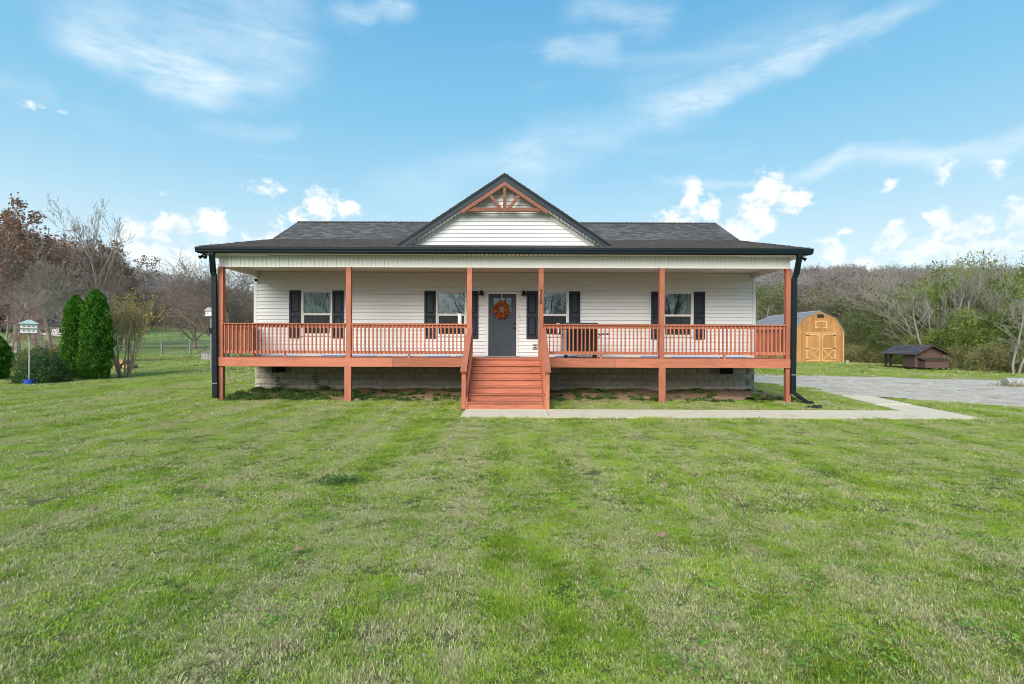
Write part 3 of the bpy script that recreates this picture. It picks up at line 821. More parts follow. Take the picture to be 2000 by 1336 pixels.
cl = MB().box(BX0 + 0.145, BX1 - 0.145, PY + 0.165, WY - 0.002, CEIL + 0.012, CEIL + 0.05)
grooved(cl, BX0 + 0.145, BX1 - 0.145, lambda u, v, m: m.box(u, v, PY + 0.165, WY - 0.002, CEIL, CEIL + 0.011))
part('porch_ceiling', cl, 'white_soffit', house, kind='stuff')
EX0, EX1, EY = -8.80, 8.35, 14.56
sf = MB()
grooved(sf, EX0 + 0.03, EX1 - 0.03, lambda u, v, m: m.box(u, v, EY + 0.13, PY + 0.006, 4.172, 4.185))
for xa, xb in ((EX0 + 0.03, BX0 - 0.005), (BX1 + 0.005, EX1 - 0.03)):
    grooved(sf, PY + 0.01, 26.2, lambda u, v, m: m.box(xa, xb, u, v, 4.172, 4.185))
part('eave_soffit', sf, 'white_soffit', house, kind='stuff')
# gutter with an ogee front, fascia, drip edge
gprof = [(EY + .125, 4.185), (EY + .035, 4.185), (EY + .02, 4.20), (EY + .02, 4.225), (EY + .008, 4.255), (EY, 4.275), (EY, 4.325), (EY + .012, 4.325), (EY + .012, 4.28), (EY + .03, 4.23), (EY + .03, 4.205), (EY + .113, 4.205), (EY + .113, 4.32), (EY + .125, 4.32)]
part('gutter', MB().prism(gprof, 0, EX0, EX1), 'dark_metal', house)
part('fascia', MB().box(EX0, EX1, EY + 0.127, EY + 0.15, 4.17, 4.345), 'dark_metal', house)

# roof planes
YB, ZB = 19.25, 5.475      # pitch break
YR, ZR = 21.6, 6.665       # ridge
YE, ZE = EY + 0.03, 4.345  # eave edge
S1, S2 = (ZB - ZE) / (YB - YE), (ZR - ZB) / (YR - YB)
def roof_z(y): return ZE + S1 * (y - YE) if y < YB else ZB + S2 * (y - YB)
rf = MB()
prof = [(YE, ZE), (YB, ZB), (YR, ZR), (28.9 - 0.3, ZE - 0.0), (28.6, ZE - 0.12), (YR, ZR - 0.16), (YB, ZB - 0.16), (YE + 0.05, ZE - 0.14)]
prof = [(YE, ZE - 0.02), (YB, ZB - 0.02), (YR, ZR - 0.02), (YR + 2.35, ZB - 0.02), (26.6, 4.2), (26.6, 4.05), (YR + 2.3, ZB - 0.17), (YR, ZR - 0.18), (YB, ZB - 0.17), (YE + 0.13, ZE - 0.15)]
# convex pieces
for q in ([prof[0], prof[1], prof[8], prof[9]], [prof[1], prof[2], prof[7], prof[8]], [prof[2], prof[3], prof[6], prof[7]], [prof[3], prof[4], prof[5], prof[6]]):
    rf.prism(q, 0, EX0, EX1)
roof = part('roof', rf, 'rake_metal', house)
def tabs(mb, x0, x1, ya, za, yb, zb, rng, expo=0.143, keep=None):
    """courses of shingle tabs on a plane rising from (ya,za) to (yb,zb)"""
    L = math.hypot(yb - ya, zb - za); n = int(round(L / expo)); dy, dz = (yb - ya) / n, (zb - za) / n
    ny, nz = -(zb - za) / L, (yb - ya) / L
    for c in range(n):
        x = x0 - rng.random() * 0.3
        y0_, z0_, y1_, z1_ = ya + c * dy, za + c * dz, ya + (c + 1.02) * dy, za + (c + 1.02) * dz
        while x < x1:
            w = rng.choice((0.12, 0.18, 0.24, 0.30, 0.36)); a, b = max(x, x0), min(x + w, x1); x += w
            if b - a < 0.01: continue
            if keep and not keep((a + b) / 2, y0_, z0_): continue
            th = rng.choice((0.008, 0.012, 0.020)); r = rng.random()
            r = min(1, max(0, r * 0.8 + 0.2 * vnoise(a, y0_, 1.2, 3)))
            p = [(a, y0_ + ny * th, z0_ + nz * th), (b, y0_ + ny * th, z0_ + nz * th), (b, y1_ + ny * 0.003, z1_ + nz * 0.003), (a, y1_ + ny * 0.003, z1_ + nz * 0.003)]
            q0, q1 = (a, y0_, z0_), (b, y0_, z0_)
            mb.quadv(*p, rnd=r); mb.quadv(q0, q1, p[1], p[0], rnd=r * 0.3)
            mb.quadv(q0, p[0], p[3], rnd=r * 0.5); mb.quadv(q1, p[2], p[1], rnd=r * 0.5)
rng = random.Random(11)
GAP_Z, GHW = 6.54, 3.16     # gable apex height and half width of its roof at the eave plane
GS = 0.665
def in_gable(x, y, z): return z < GAP_Z - abs(x - XC) * GS - 0.10 and y > 15.32
sh = MB()
tabs(sh, EX0 - 0.005, EX1 + 0.005, YE - 0.01, ZE - 0.01, YB, ZB, rng, keep=lambda x, y, z: not in_gable(x, y, z))
tabs(sh, EX0 - 0.005, EX1 + 0.005, YB, ZB, YR, ZR, rng, keep=lambda x, y, z: not in_gable(x, y, z))
part('shingles', sh, 'shingle', house, kind='stuff')
rc = MB(); x = EX0
while x < EX1:
    b = min(x + 0.22, EX1); r = rng.random() * 0.4
    rc.quadv((x, YR - 0.15, ZR - 0.05), (b, YR - 0.15, ZR - 0.055), (b, YR, ZR + 0.022), (x, YR, ZR + 0.030), rnd=r); rc.quadv((x, YR, ZR + 0.03), (b, YR, ZR + 0.022), (b, YR + 0.15, ZR - 0.055), (x, YR + 0.15, ZR - 0.05), rnd=r); x += 0.22
part('ridge_cap', rc, 'shingle', house, kind='stuff')

# front gable
GY = 15.32      # gable wall
GO = 15.02      # face of the rake board
gzb = roof_z(GY)
part('gable_wall', MB().prism([(XC - 2.9, gzb - 0.12), (XC + 2.9, gzb - 0.12), (XC, GAP_Z - 0.22)], 1, GY + 0.002, GY + 0.1), 'trim_white', house)
z = gzb + 0.01; top = GAP_Z - 0.30
while z < top - 0.03:
    zt = min(z + EXP, top)
    h0, h1 = max(0.02, (top - z) / GS), max(0.012, (top - zt) / GS)
    m = MB(); n = 0
    v = [(XC - h0, GY, z), (XC + h0, GY, z), (XC + h0, GY - 0.028, z), (XC - h0, GY - 0.028, z), (XC - h1, GY - 0.004, zt), (XC + h1, GY - 0.004, zt)]
    m.v = v; m.f = [(0, 1, 2, 3), (3, 2, 5, 4)]; m.r = [None, None]
    part('siding_board', m, 'white_vinyl', house); z += EXP
gr = MB()
for s in (-1, 1):
    a = Vector((XC, 0, GAP_Z)); 
    e = Vector((XC + s * GHW, 0, GAP_Z - GHW * GS))
    # roof slab of the gable back to the main roof
    yb2 = 21.2
    pts = [(XC, GAP_Z), (XC + s * GHW, GAP_Z - GHW * GS), (XC + s * GHW, GAP_Z - GHW * GS - 0.06), (XC, GAP_Z - 0.06)]
    if s < 0: pts = pts[::-1]
    gr.prism(pts, 1, GO + 0.01, yb2)
part('gable_roof', gr, 'rake_metal', house)
# gable shingles on both slopes
gs = MB()
nrow = 26; run = GHW / nrow
for s in (-1, 1):
    for c in range(nrow):
        xa, xb = XC + s * (GHW - c * run), XC + s * (GHW - (c + 1.03) * run)
        za, zb = GAP_Z - abs(xa - XC) * GS, GAP_Z - abs(xb - XC) * GS
        y = GO - 0.03
        while y < 21.5:
            w = rng.choice((0.12, 0.18, 0.24, 0.30, 0.36)); y2 = y + w
            th = rng.choice((0.01, 0.014, 0.022)); r = rng.random() * 0.85
            if roof_z(y2) < max(za, zb) + 0.15 or y < 15.3:
                p = [(xa, y, za + th), (xa, y2, za + th), (xb, y2, zb + 0.004), (xb, y, zb + 0.004)]
                if s < 0: p = p[::-1]
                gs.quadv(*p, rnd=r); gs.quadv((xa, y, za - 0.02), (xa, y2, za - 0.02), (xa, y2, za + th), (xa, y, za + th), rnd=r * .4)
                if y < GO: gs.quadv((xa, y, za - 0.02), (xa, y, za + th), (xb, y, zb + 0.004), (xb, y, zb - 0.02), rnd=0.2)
            y = y2
part('gable_shingles', gs, 'shingle', house, kind='stuff')
def rake(off0, off1, ya, yb, name, mat, hw=GHW, lift=0.0):
    """sloping board on each side of the gable between two vertical offsets below the roof line"""
    for s in (-1, 1):
        zt, ze = GAP_Z, GAP_Z - hw * GS
        pts = [(XC + s * 0.0008, zt - off0), (XC + s * hw, ze - off0), (XC + s * hw, ze - off1), (XC + s * 0.0008, zt - off1)]
        if s < 0: pts = pts[::-1]
        part(name, MB().prism(pts, 1, ya, yb), mat, house)
rake(0.0, 0.085, GO - 0.022, GO + 0.008, 'rake_drip_edge', 'dark_metal')
rake(0.085, 0.218, GO - 0.008, GO + 0.02, 'rake_board', 'rake_metal', hw=GHW - 0.02)
for s in (-1, 1):   # soffit under the rake, grooved across
    m = MB(); n = 30
    for k in range(n):
        u0, u1 = (k + 0.05) / n, (k + 0.95) / n
        xa, xb = XC + s * GHW * u0, XC + s * GHW * u1
        za, zb = GAP_Z - abs(xa - XC) * GS - 0.238, GAP_Z - abs(xb - XC) * GS - 0.238
        m.quadv((xa, GO + 0.02, za), (xb, GO + 0.02, zb), (xb, GY - 0.001, zb), (xa, GY - 0.001, za))
        m.quadv((xa, GO + 0.021, za), (xb, GO + 0.021, zb), (xb, GO + 0.021, zb - 0.0), (xa, GO + 0.021, za + 0.02))
    part('rake_soffit', m, 'white_soffit', house, kind='stuff')
    pts = [(XC, GAP_Z - 0.25), (XC + s * GHW, GAP_Z - GHW * GS - 0.25), (XC + s * GHW, GAP_Z - GHW * GS - 0.34), (XC, GAP_Z - 0.34)]
    if s < 0: pts = pts[::-1]
    m = MB(); n = 34
    for k in range(n):
        u0, u1 = GHW * (k + 0.06) / n, GHW * (k + 0.94) / n
        m.prism([(XC + s * u0, GAP_Z - u0 * GS - 0.245), (XC + s * u1, GAP_Z - u1 * GS - 0.245), (XC + s * u1, GAP_Z - u1 * GS - 0.35), (XC + s * u0, GAP_Z - u0 * GS - 0.35)][::(1 if s > 0 else -1)], 1, GY - 0.05, GY - 0.026)
    part('rake_trim', m, 'white_soffit', house, kind='stuff')
def tz(py, Y=GO): return CH + (674 - py) * Y / F
def tx(px, Y=GO): return (px - 1000) * Y / F
ty = GO + 0.045
# decorative truss
zc0, zc1 = tz(412.5), tz(405.5)
for s in (-1, 1):
    hw = 1.27
    pts = [(XC, GAP_Z - 0.238), (XC + s * hw, GAP_Z - 0.238 - hw * GS), (XC + s * (hw - 0.06), GAP_Z - 0.238 - hw * GS - 0.085), (XC, GAP_Z - 0.238 - 0.125)]
    if s < 0: pts = pts[::-1]
    part('truss_rafter', MB().prism(pts, 1, GO - 0.03, GO + 0.06), 'truss_wood', house)
    part('truss_brace', MB().beam((XC + s * 0.46, ty - 0.01, tz(377)), (XC + s * 0.13, ty - 0.01, tz(406)), 0.09, 0.085, up=(0, 1, 0)), 'truss_wood', house)
part('truss_tie_beam', MB().box(XC - 1.12, XC + 1.12, GO + 0.0, GO + 0.09, zc0, zc1), 'truss_wood', house)
part('truss_king_post', MB().box(XC - 0.045, XC + 0.045, GO - 0.005, GO + 0.085, zc1 + 0.001, GAP_Z - 0.36), 'truss_wood', house)

# downspouts
def strap_path(pts, w=0.11, d=0.08):
    m = MB(); prev = None
    pts = [Vector(p) for p in pts]
    base = []
    for i, p in enumerate(pts):
        n = len(m.v); m.v += [(p.x - w / 2, p.y - d / 2, p.z), (p.x + w / 2, p.y - d / 2, p.z), (p.x + w / 2, p.y + d / 2, p.z), (p.x - w / 2, p.y + d / 2, p.z)]; base.append(n)
    for a, b in zip(base, base[1:]):
        for k in range(4): m.f.append((a + (k + 1) % 4, a + k, b + k, b + (k + 1) % 4)); m.r.append(None)
    m.f.append((base[-1] + 3, base[-1] + 2, base[-1] + 1, base[-1])); m.r.append(None)
    return m
lx0 = tx(413, 14.62); lx1 = tx(421, 14.93)
ds = part('downspout', strap_path([(lx0 - 0.0, 14.62, 4.19), (lx0, 14.63, 4.10), (lx1 - 0.06, 14.90, 3.66), (lx1 - 0.04, 14.93, 3.56), (lx1, 14.93, 0.10)], 0.13, 0.09), 'dark_metal', house)
part('strap', MB().box(lx1 - 0.07, lx1 + 0.07, 14.88, 14.885, 0.50, 0.53), 'grey_metal', ds)
rx0 = tx(1561, 14.62); rx1 = tx(1549, 14.93)
ds = part('downspout', strap_path([(rx0, 14.62, 4.19), (rx0, 14.63, 4.10), (rx1 + 0.07, 14.90, 3.66), (rx1 + 0.03, 14.93, 3.56), (rx1, 14.93, 0.28)], 0.13, 0.09), 'dark_metal', house)
part('strap', MB().box(rx1 - 0.07, rx1 + 0.07, 14.88, 14.884, 0.80, 0.83), 'grey_metal', ds)
# corrugated drain hose from the right downspout
hp, hr = [], []
for k in range(40):
    u = k / 39; hp.append((rx1 + 0.02 + 0.36 * u ** 1.2, 14.93 - 0.35 * u, 0.32 - 0.27 * min(1, u * 1.3))); hr.append(0.058 if k % 2 else 0.048)
part('drain_hose', MB().tube(hp, hr, 12), 'black_plastic', ds)
# ------------------------------------------------------------------ PORCH
porch = thing('porch', 'red stained timber porch deck with six roof posts along the house front', 'porch', (XC, PY, 0))
PXS = [-8.325, -4.675, -1.22, 0.825, 4.28, 7.895]
for k, x in enumerate(PXS):
    h = 0.07
    part('post', MB().box(x - h, x + h, PY + 0.003, PY + 0.143, -0.15, BZ0 - 0.013), 'red_wood_z', porch)
for k in (1, 4):   # short post extensions below the rim stand proud
    x = PXS[k]
    part('pier', MB().box(x - 0.095, x + 0.095, PY - 0.032, PY + 0.002, -0.1, 0.999), 'red_wood_z', porch)
SX0, SX1 = -1.245, 0.945
rims = [(X0 - 0.01, wx(767) * PY / WY, 0), (wx(767) * PY / WY + 0.004, SX0 - 0.0, 0), (SX1, wx(1202) * PY / WY, 0), (wx(1202) * PY / WY + 0.004, X1 + 0.02, 0)]
for a, b, _ in rims: part('rim_board', MB().box(a, b, PY - 0.040, PY - 0.002, 1.0, DECK - 0.0), 'red_wood_x', porch)
part('rim_board', MB().box(SX0 + 0.004, SX1 - 0.004, PY - 0.040, PY - 0.002, 1.0, DECK - 0.03), 'red_wood_x', porch)
for xa in (X0 - 0.01, X1 - 0.02): part('rim_board', MB().box(xa, xa + 0.038, PY + 0.0, WY - 0.03, 1.0, DECK - 0.03), 'red_wood_y', porch)
for k in range(15):
    y = PY - 0.045 + k * 0.1435
    part('deck_board', MB().box(X0 + 0.03, X1 - 0.03, y + 0.003 + (0.006 if k == 0 else 0), y + 0.14, DECK - 0.026, DECK + (0.001 if k else 0.004)), 'red_wood_x', porch)
js = MB(); x = X0 + 0.4
while x < X1: js.box(x, x + 0.038, PY + 0.15, WY - 0.03, 1.02, DECK - 0.028); x += 0.4
part('joist', js, 'dark_wood', porch, kind='stuff')

# railings
RT = 2.235     # top of the cap rail
bal_m = MB().box(-0.019, 0.019, -0.019, 0.019, 0, RT - 0.037 - 1.365).mesh('baluster', 'red_wood_z')
def railing(p0, p1, label, group='porch railing sections', outward=(0, -1)):
    (xa, ya), (xb, yb) = p0, p1
    L = math.hypot(xb - xa, yb - ya); ux, uy = (xb - xa) / L, (yb - ya) / L; ox, oy = outward
    mat = 'red_wood_x' if abs(ux) > 0.5 else 'red_wood_y'
    t = thing('porch_railing', label, 'railing', ((xa + xb) / 2, (ya + yb) / 2, DECK), group)
    def bar(z0, z1, w, off, name):
        cx0, cy0, cx1, cy1 = xa + ox * off, ya + oy * off, xb + ox * off, yb + oy * off
        part(name, MB().beam((cx0, cy0, (z0 + z1) / 2), (cx1, cy1, (z0 + z1) / 2), w, z1 - z0), mat, t)
    bar(RT - 0.036, RT, 0.14, 0.01, 'top_rail')
    bar(RT - 0.037 - 0.088, RT - 0.038, 0.038, 0.0, 'upper_rail')
    bar(1.368, 1.456, 0.038, 0.0, 'lower_rail')
    n = int(round(L / 0.1145)); s = L / n
    r = random.Random(int(abs(xa * 100)))
    for k in range(n):
        d = (k + 0.5) * s + r.uniform(-0.006, 0.006)
        piece('baluster', bal_m, (xa + ux * d + ox * 0.039, ya + uy * d + oy * 0.039, 1.364 + r.uniform(-0.008, 0.004)), t)
    m = 0.5 * L if L > 2.5 else 0.55 * L
    part('foot_block', MB().box(xa + ux * m - 0.03, xa + ux * m + 0.03, ya + uy * m - 0.02, ya + uy * m + 0.02, DECK + 0.002, 1.367), mat, t)
    return t
ry = PY + 0.063
railing((PXS[0] + .07, ry), (PXS[1] - .07, ry), 'red porch railing section from the downspout at the left corner to the next post')
railing((PXS[1] + .07, ry), (PXS[2] - .07, ry), 'red porch railing section just left of the steps, white jug on its rail')
railing((PXS[3] + .07, ry), (PXS[4] - .07, ry), 'red porch railing section in front of the covered grill')
railing((PXS[4] + .07, ry), (PXS[5] - .07, ry), 'red porch railing section from the grill bay to the right corner post')
railing((PXS[0], PY + .15), (PXS[0], WY - .22), 'red railing closing the left end of the porch', outward=(-1, 0))
railing((PXS[5], PY + .15), (PXS[5], WY - .22), 'red railing closing the porch end nearest the barn shed', outward=(1, 0))
for x in (PXS[0], PXS[5]):
    part('post', MB().box(x - 0.045, x + 0.045, WY - 0.215, WY - 0.125, DECK + 0.002, RT), 'red_wood_z', porch, label='short post ending the side railing at the wall')

# steps
stairs = thing('porch_steps', 'red timber steps with seven risers climbing from the concrete walk to the front door', 'steps', (-0.16, 14.1, 0.028))
NR = 7; G0 = 0.028; RI = (DECK - G0) / NR; TD = 0.30
ax0, ax1 = -1.105, 0.79
for k in range(NR):
    yf = PY - 0.045 - (NR - 1 - k) * TD
    zb, zt = G0 + k * RI, G0 + (k + 1) * RI
    part('riser', MB().box(ax0, ax1, yf, yf + 0.022, zb + 0.001, zt - 0.031), 'red_wood_x', stairs)
    if k < NR - 1:
        part('tread', MB().box(ax0, ax1, yf - 0.040, yf + TD - 0.001, zt - 0.030, zt), 'red_wood_x', stairs)
part('tread', MB().box(ax0, ax1, PY - 0.087, PY - 0.043, DECK - 0.030, DECK + 0.001), 'red_wood_x', stairs)
yb0 = PY - 0.045 - 6 * TD
for s, xa, xb in ((-1, ax0 - 0.045, ax0 - 0.002), (1, ax1 + 0.002, ax1 + 0.045)):
    part('stringer', MB().prism([(yb0 - 0.03, G0), (yb0 + 0.35, G0), (PY - 0.042, DECK - 0.35), (PY - 0.042, DECK + 0.05), (yb0 - 0.03, G0 + 0.24)], 0, xa, xb), 'red_wood_y', stairs)
    nx0, nx1 = (ax0 - 0.148, ax0 - 0.047) if s < 0 else (ax1 + 0.047, ax1 + 0.148)
    nz = 0.925
    part('newel_post', MB().box(nx0 if s < 0 else nx0 - 0.0, nx1, yb0 - 0.05, yb0 + 0.06, G0, nz + 0.02), 'red_wood_z', stairs)
    cx = (nx0 + nx1) / 2; p0 = (cx, yb0 - 0.13, nz + 0.035); p1 = (cx, PY - 0.05, 2.09)
    part('handrail', MB().beam(p0, p1, 0.155, 0.04), 'red_wood_y', stairs)
    ix = (nx1 - 0.02) if s < 0 else (nx0 + 0.02)
    part('side_rail', MB().beam((ix, yb0 + 0.06, nz + 0.04), (ix, PY - 0.05, 1.985), 0.038, 0.09), 'red_wood_y', stairs)
    part('side_rail', MB().beam((ix, yb0 + 0.06, 0.40), (ix, PY - 0.05, 1.42), 0.038, 0.09), 'red_wood_y', stairs)
    n = 14
    for k in range(n):
        y = yb0 + 0.13 + k * (1.66 / (n - 1)); u = (y - yb0) / 1.8
        z0 = 0.33 + u * 1.04; z1 = nz + 0.02 + u * 1.10
        bx = nx1 + 0.019 if s < 0 else nx0 - 0.019
        bx = ix + (0.0385 if s < 0 else -0.0385)
        part('baluster', MB().box(bx - 0.019, bx + 0.019, y - 0.019, y + 0.019, z0, z1), 'red_wood_z', stairs)

# ------------------------------------------------------------------ things on the porch
# house number 7 1 0 as raised digits
def digits():
    t = thing('house_number', 'black serif numerals 7 1 0 fixed down the post right of the steps', 'house number', (PXS[3], PY, 3.0))
    cx = PXS[3] - 0.005; yf, yb = PY - 0.012, PY + 0.002; H = 0.125
    def bars(name, quads, z0):
        m = MB()
        for q in quads: m.prism([(cx + a * H, z0 + b * H) for a, b in q], 1, yf, yb)
        part(name, m, 'black_metal', t)
    ztop = tz(565.5, PY)
    bars('numeral', [[(-.30, .86), (.32, .86), (.32, 1.0), (-.30, 1.0)], [(-.30, .72), (-.22, .72), (-.22, .859), (-.30, .859)], [(.14, .859), (.32, .859), (.06, 0), (-.12, 0)]], ztop - H)
    bars('numeral', [[(-.08, .1), (.10, .1), (.10, 1.0), (-.08, 1.0)], [(-.24, 0), (.26, 0), (.26, .098), (-.24, .098)], [(-.24, .78), (-.081, .86), (-.081, 1.0), (-.24, .86)]], ztop - 2.15 * H)
    m = MB(); z0 = ztop - 3.3 * H; n = 18
    for k in range(n):
        a0, a1 = 2 * PI * k / n, 2 * PI * (k + 1) / n
        o = lambda a, rx, rz: (cx + math.cos(a) * rx * H, z0 + H * 0.5 + math.sin(a) * rz * H)
        m.prism([o(a0, .31, .52), o(a1, .31, .52), o(a1, .13, .40), o(a0, .13, .40)][::-1], 1, yf, yb)
    part('numeral', m, 'black_metal', t)
digits()

def wall_lamp(px, label):
    x = wx(px); z = tz(573, WY)
    t = thing('wall_lamp', label, 'lamp', (x, WY - 0.025, z), 'door lamps')
    part('backplate', MB().tube([(x, WY - .026, z + .02), (x, WY - .045, z + .02)], 0.055, 16), 'black_metal', t, smooth=False)
    part('arm', MB().tube([(x, WY - .045, z + .03), (x, WY - .10, z + .07), (x, WY - .13, z + .06)], 0.012, 8), 'black_metal', t)
    part('shade', MB().tube([(x, WY - .13, z + .085), (x, WY - .13, z + .06), (x, WY - .13, z + .02), (x, WY - .13, z - .05), (x, WY - .13, z - .075)], [0.02, 0.045, 0.06, 0.075, 0.098], 20), 'black_metal', t, smooth=False)
wall_lamp(940.5, 'small black barn style lamp left of the front door')
wall_lamp(1022.5, 'small black barn style lamp right of the front door')

# wreath
def wreath():
    cx, cz = wx(979), tz(604.5, WY); r = np.random.default_rng(4)
    t = thing('wreath', 'autumn wreath of orange and rust leaves hanging on the front door', 'wreath', (cx, WY - 0.03, cz))
    n = 950
    th = r.uniform(0, 2 * PI, n); rad = 0.178 + r.normal(0, 0.042, n); dep = r.uniform(0.0, 0.09, n)
    c = np.stack([cx + np.cos(th) * rad, WY - 0.02 - dep, cz + np.sin(th) * rad * 1.12], 1)
    d = r.normal(0, 1, (n, 3)); d[:, 1] -= 0.4; d /= np.linalg.norm(d, axis=1)[:, None]
    e = np.cross(d, r.normal(0, 1, (n, 3))); e /= np.linalg.norm(e, axis=1)[:, None]
    L = r.uniform(0.025, 0.05, n)[:, None]
    v = np.stack([c - d * L, c + e * L * 0.5, c + d * L, c - e * L * 0.5], 1).reshape(-1, 3) - np.array([cx, WY - 0.03, cz])
    me = np_mesh('leaves', v, [np.arange(n * 4).reshape(-1, 4)], ['wreath_leaf'], {'rnd': r.random(n)})
    o = bpy.data.objects.new('leaves', me); o.parent = t; o['kind'] = 'stuff'; COL.objects.link(o)
    m = MB().tube([(cx + math.cos(a) * 0.19, WY - 0.04, cz + math.sin(a) * 0.21) for a in [2 * PI * k / 24 for k in range(25)]], 0.028, 8, caps=False)
    part('vine_ring', m, 'bark_brown', t)
wreath()

# white jug on the rail
def jug():
    x, y = tx(897.5, PY), PY + 0.06
    t = thing('jug', 'white cylindrical jug with dark cap standing on the porch rail', 'jug', (x, y, RT))
    part('body', MB().tube([(x, y, RT + .001), (x, y, RT + .26), (x, y, RT + .285), (x, y, RT + .29)], [0.057, 0.057, 0.05, 0.03], 20), 'paper_white', t)
    part('cap', MB().tube([(x, y, RT + .29), (x, y, RT + .315)], 0.028, 14), 'black_plastic', t)
    part('handle', MB().tube([(x - .03, y, RT + .30), (x - .035, y, RT + .335), (x, y, RT + .35), (x + .035, y, RT + .335), (x + .03, y, RT + .30)], 0.006, 6), 'black_plastic', t)
jug()

# griddle / grill cart under its dark cover
def grill():
    Y0, Y1 = 15.45, 16.0; gx = lambda px: (px - 1000) * Y0 / F; D = DECK
    t = thing('grill', 'dark grill cart with flat lid and ribbed cabinet on casters behind the porch railing', 'grill', ((gx(1110) + gx(1168)) / 2, 15.7, D))
    xa, xb = gx(1107), gx(1167.5)
    z0, z1 = D + 0.13, D + 0.88
    cab = MB().box(xa, xb, Y0 + 0.02, Y1, z0, z1)
    c = part('cabinet', cab, 'black_plastic', t)
    n = 17
    for k in range(n):
        z = z0 + 0.02 + k * (z1 - z0 - 0.06) / n
        part('panel', MB().box(xa + 0.03, xb - 0.03, Y0 + 0.006, Y0 + 0.019, z, z + 0.03), 'black_plastic', c)
    part('side_panel', MB().box(gx(1100.5), xa - 0.002, Y0 + 0.03, Y1 - 0.02, z0, z1 - 0.05), 'galvanised', t)
    lid = [(xa - 0.10, z1 + 0.0), (xb + 0.01, z1 + 0.0), (xb + 0.01, z1 + 0.14), (xb - 0.01, z1 + 0.165), (xa - 0.04, z1 + 0.165), (xa - 0.10, z1 + 0.13)]
    part('lid', MB().prism(lid, 1, Y0 - 0.01, Y1 + 0.02), 'rake_metal', t)
    part('lid_rim', MB().box(xa - 0.11, xb + 0.015, Y0 - 0.018, Y1 + 0.025, z1 - 0.012, z1 - 0.001), 'grey_metal', t)
    part('side_shelf', MB().box(xb + 0.012, gx(1190), Y0 + 0.08, Y1 - 0.05, D + 0.70, D + 0.735), 'black_metal', t)
    part('side_shelf', MB().box(gx(1080), gx(1100), Y0 + 0.08, Y1 - 0.05, D + 0.70, D + 0.735), 'black_metal', t)
    part('bracket', MB().beam((xb + 0.01, Y0 + .1, D + 0.58), (xb + 0.10, Y0 + .1, D + 0.70), 0.02, 0.02), 'black_metal', t)
    for x in (xa + 0.0, xb - 0.05):
        for y in (Y0 + 0.07, Y1 - 0.07):
            w = part('caster', MB().tube([(x - 0.02, y, D + 0.05), (x + 0.02, y, D + 0.05)], 0.047, 16), 'black_plastic', t)
            part('caster_fork', MB().box(x - 0.03, x - 0.022, y - 0.02, y + 0.02, D + 0.04, z0).box(x + 0.022, x + 0.03, y - 0.02, y + 0.02, D + 0.04, z0), 'black_metal', w)
            part('hub', MB().tube([(x - 0.0225, y, D + 0.05), (x + 0.0225, y, D + 0.05)], 0.018, 12), 'galvanised', w)
    cx = gx(1092); z = D + 0.736
    cu = thing('cup', 'small white cup standing on the grill side shelf', 'cup', (cx, Y0 + 0.3, z))
    part('body', MB().tube([(cx, Y0 + .3, z + .001), (cx, Y0 + .3, z + .25), (cx, Y0 + .3, z + .31)], [0.03, 0.035, 0.075], 16), 'paper_white', cu)
grill()

# painter's tape and plastic left at the foot of the wall
tape = thing('masking_strip', 'blue and white masking film taped along the foot of the porch wall', 'masking tape', (XC, WY - 0.06, DECK))
rng = random.Random(8)
fm = MB().box(X0 + 0.11, DX0 - 0.02, WY - 0.034, WY - 0.030, DECK + 0.004, DECK + 0.07).box(DX1 + 0.02, X1 - 0.11, WY - 0.034, WY - 0.030, DECK + 0.004, DECK + 0.07)
part('film', fm, 'plastic_sheet', tape)
for a, b in ((-6.1, -5.4), (-5.2, -4.4), (-7.6, -7.0), (-4.1, -3.9), (-3.4, -3.2), (-2.7, -2.0), (-1.8, -1.6), (-0.85, -0.7), (0.2, 0.28), (1.4, 2.1), (3.2, 3.6), (4.2, 4.7), (5.2, 6.6), (6.75, 7.5)):
    part('tape', MB().box(a, b, WY - 0.30 - rng.random() * 0.1, WY - 0.045, DECK + 0.003, DECK + 0.010 + rng.random() * 0.02), 'blue_tape', tape)
for x in (X0 + 0.115, X1 - 0.155): part('tape', MB().box(x, x + 0.04, WY - 0.042, WY - 0.036, DECK + 0.08, 2.1), 'blue_tape', tape)

# security lights and camera
def flood(px, py, Y, s, label):
    p = P(px, py, Y); top = 4.171
    t = thing('security_light', label, 'security light', (p.x, Y, top), 'eave security lights')
    part('mount', MB().tube([(p.x, Y, top), (p.x, Y, top - .03)], 0.05, 14), 'black_metal', t)
    for k in (-1, 1):
        a = Vector((p.x + k * 0.045, Y, top - .07))
        part('lamp_head', MB().tube([a + Vector((0, .02, .02)), a + Vector((k * .02, -.06, -.02)), a + Vector((k * .03, -.09, -.035))], [0.03, 0.04, 0.05], 14), 'black_metal', t)
flood(1564, 501, 14.85, 1, 'twin black security light under the right eave corner')
flood(399, 497, 14.85, -1, 'twin black security light under the left eave corner')
p = P(501, 547, WY - 0.12)
t = thing('security_camera', 'small black dome camera at the top left corner of the porch wall', 'camera', (p.x, WY - 0.03, p.z))
part('mount', MB().box(p.x - .06, p.x - .02, WY - 0.10, WY - 0.036, p.z + .0, p.z + .05), 'trim_white', t)
part('camera_body', MB().tube([(p.x - .03, WY - .10, p.z), (p.x, WY - .18, p.z - .01)], [0.045, 0.045], 14), 'black_plastic', t)

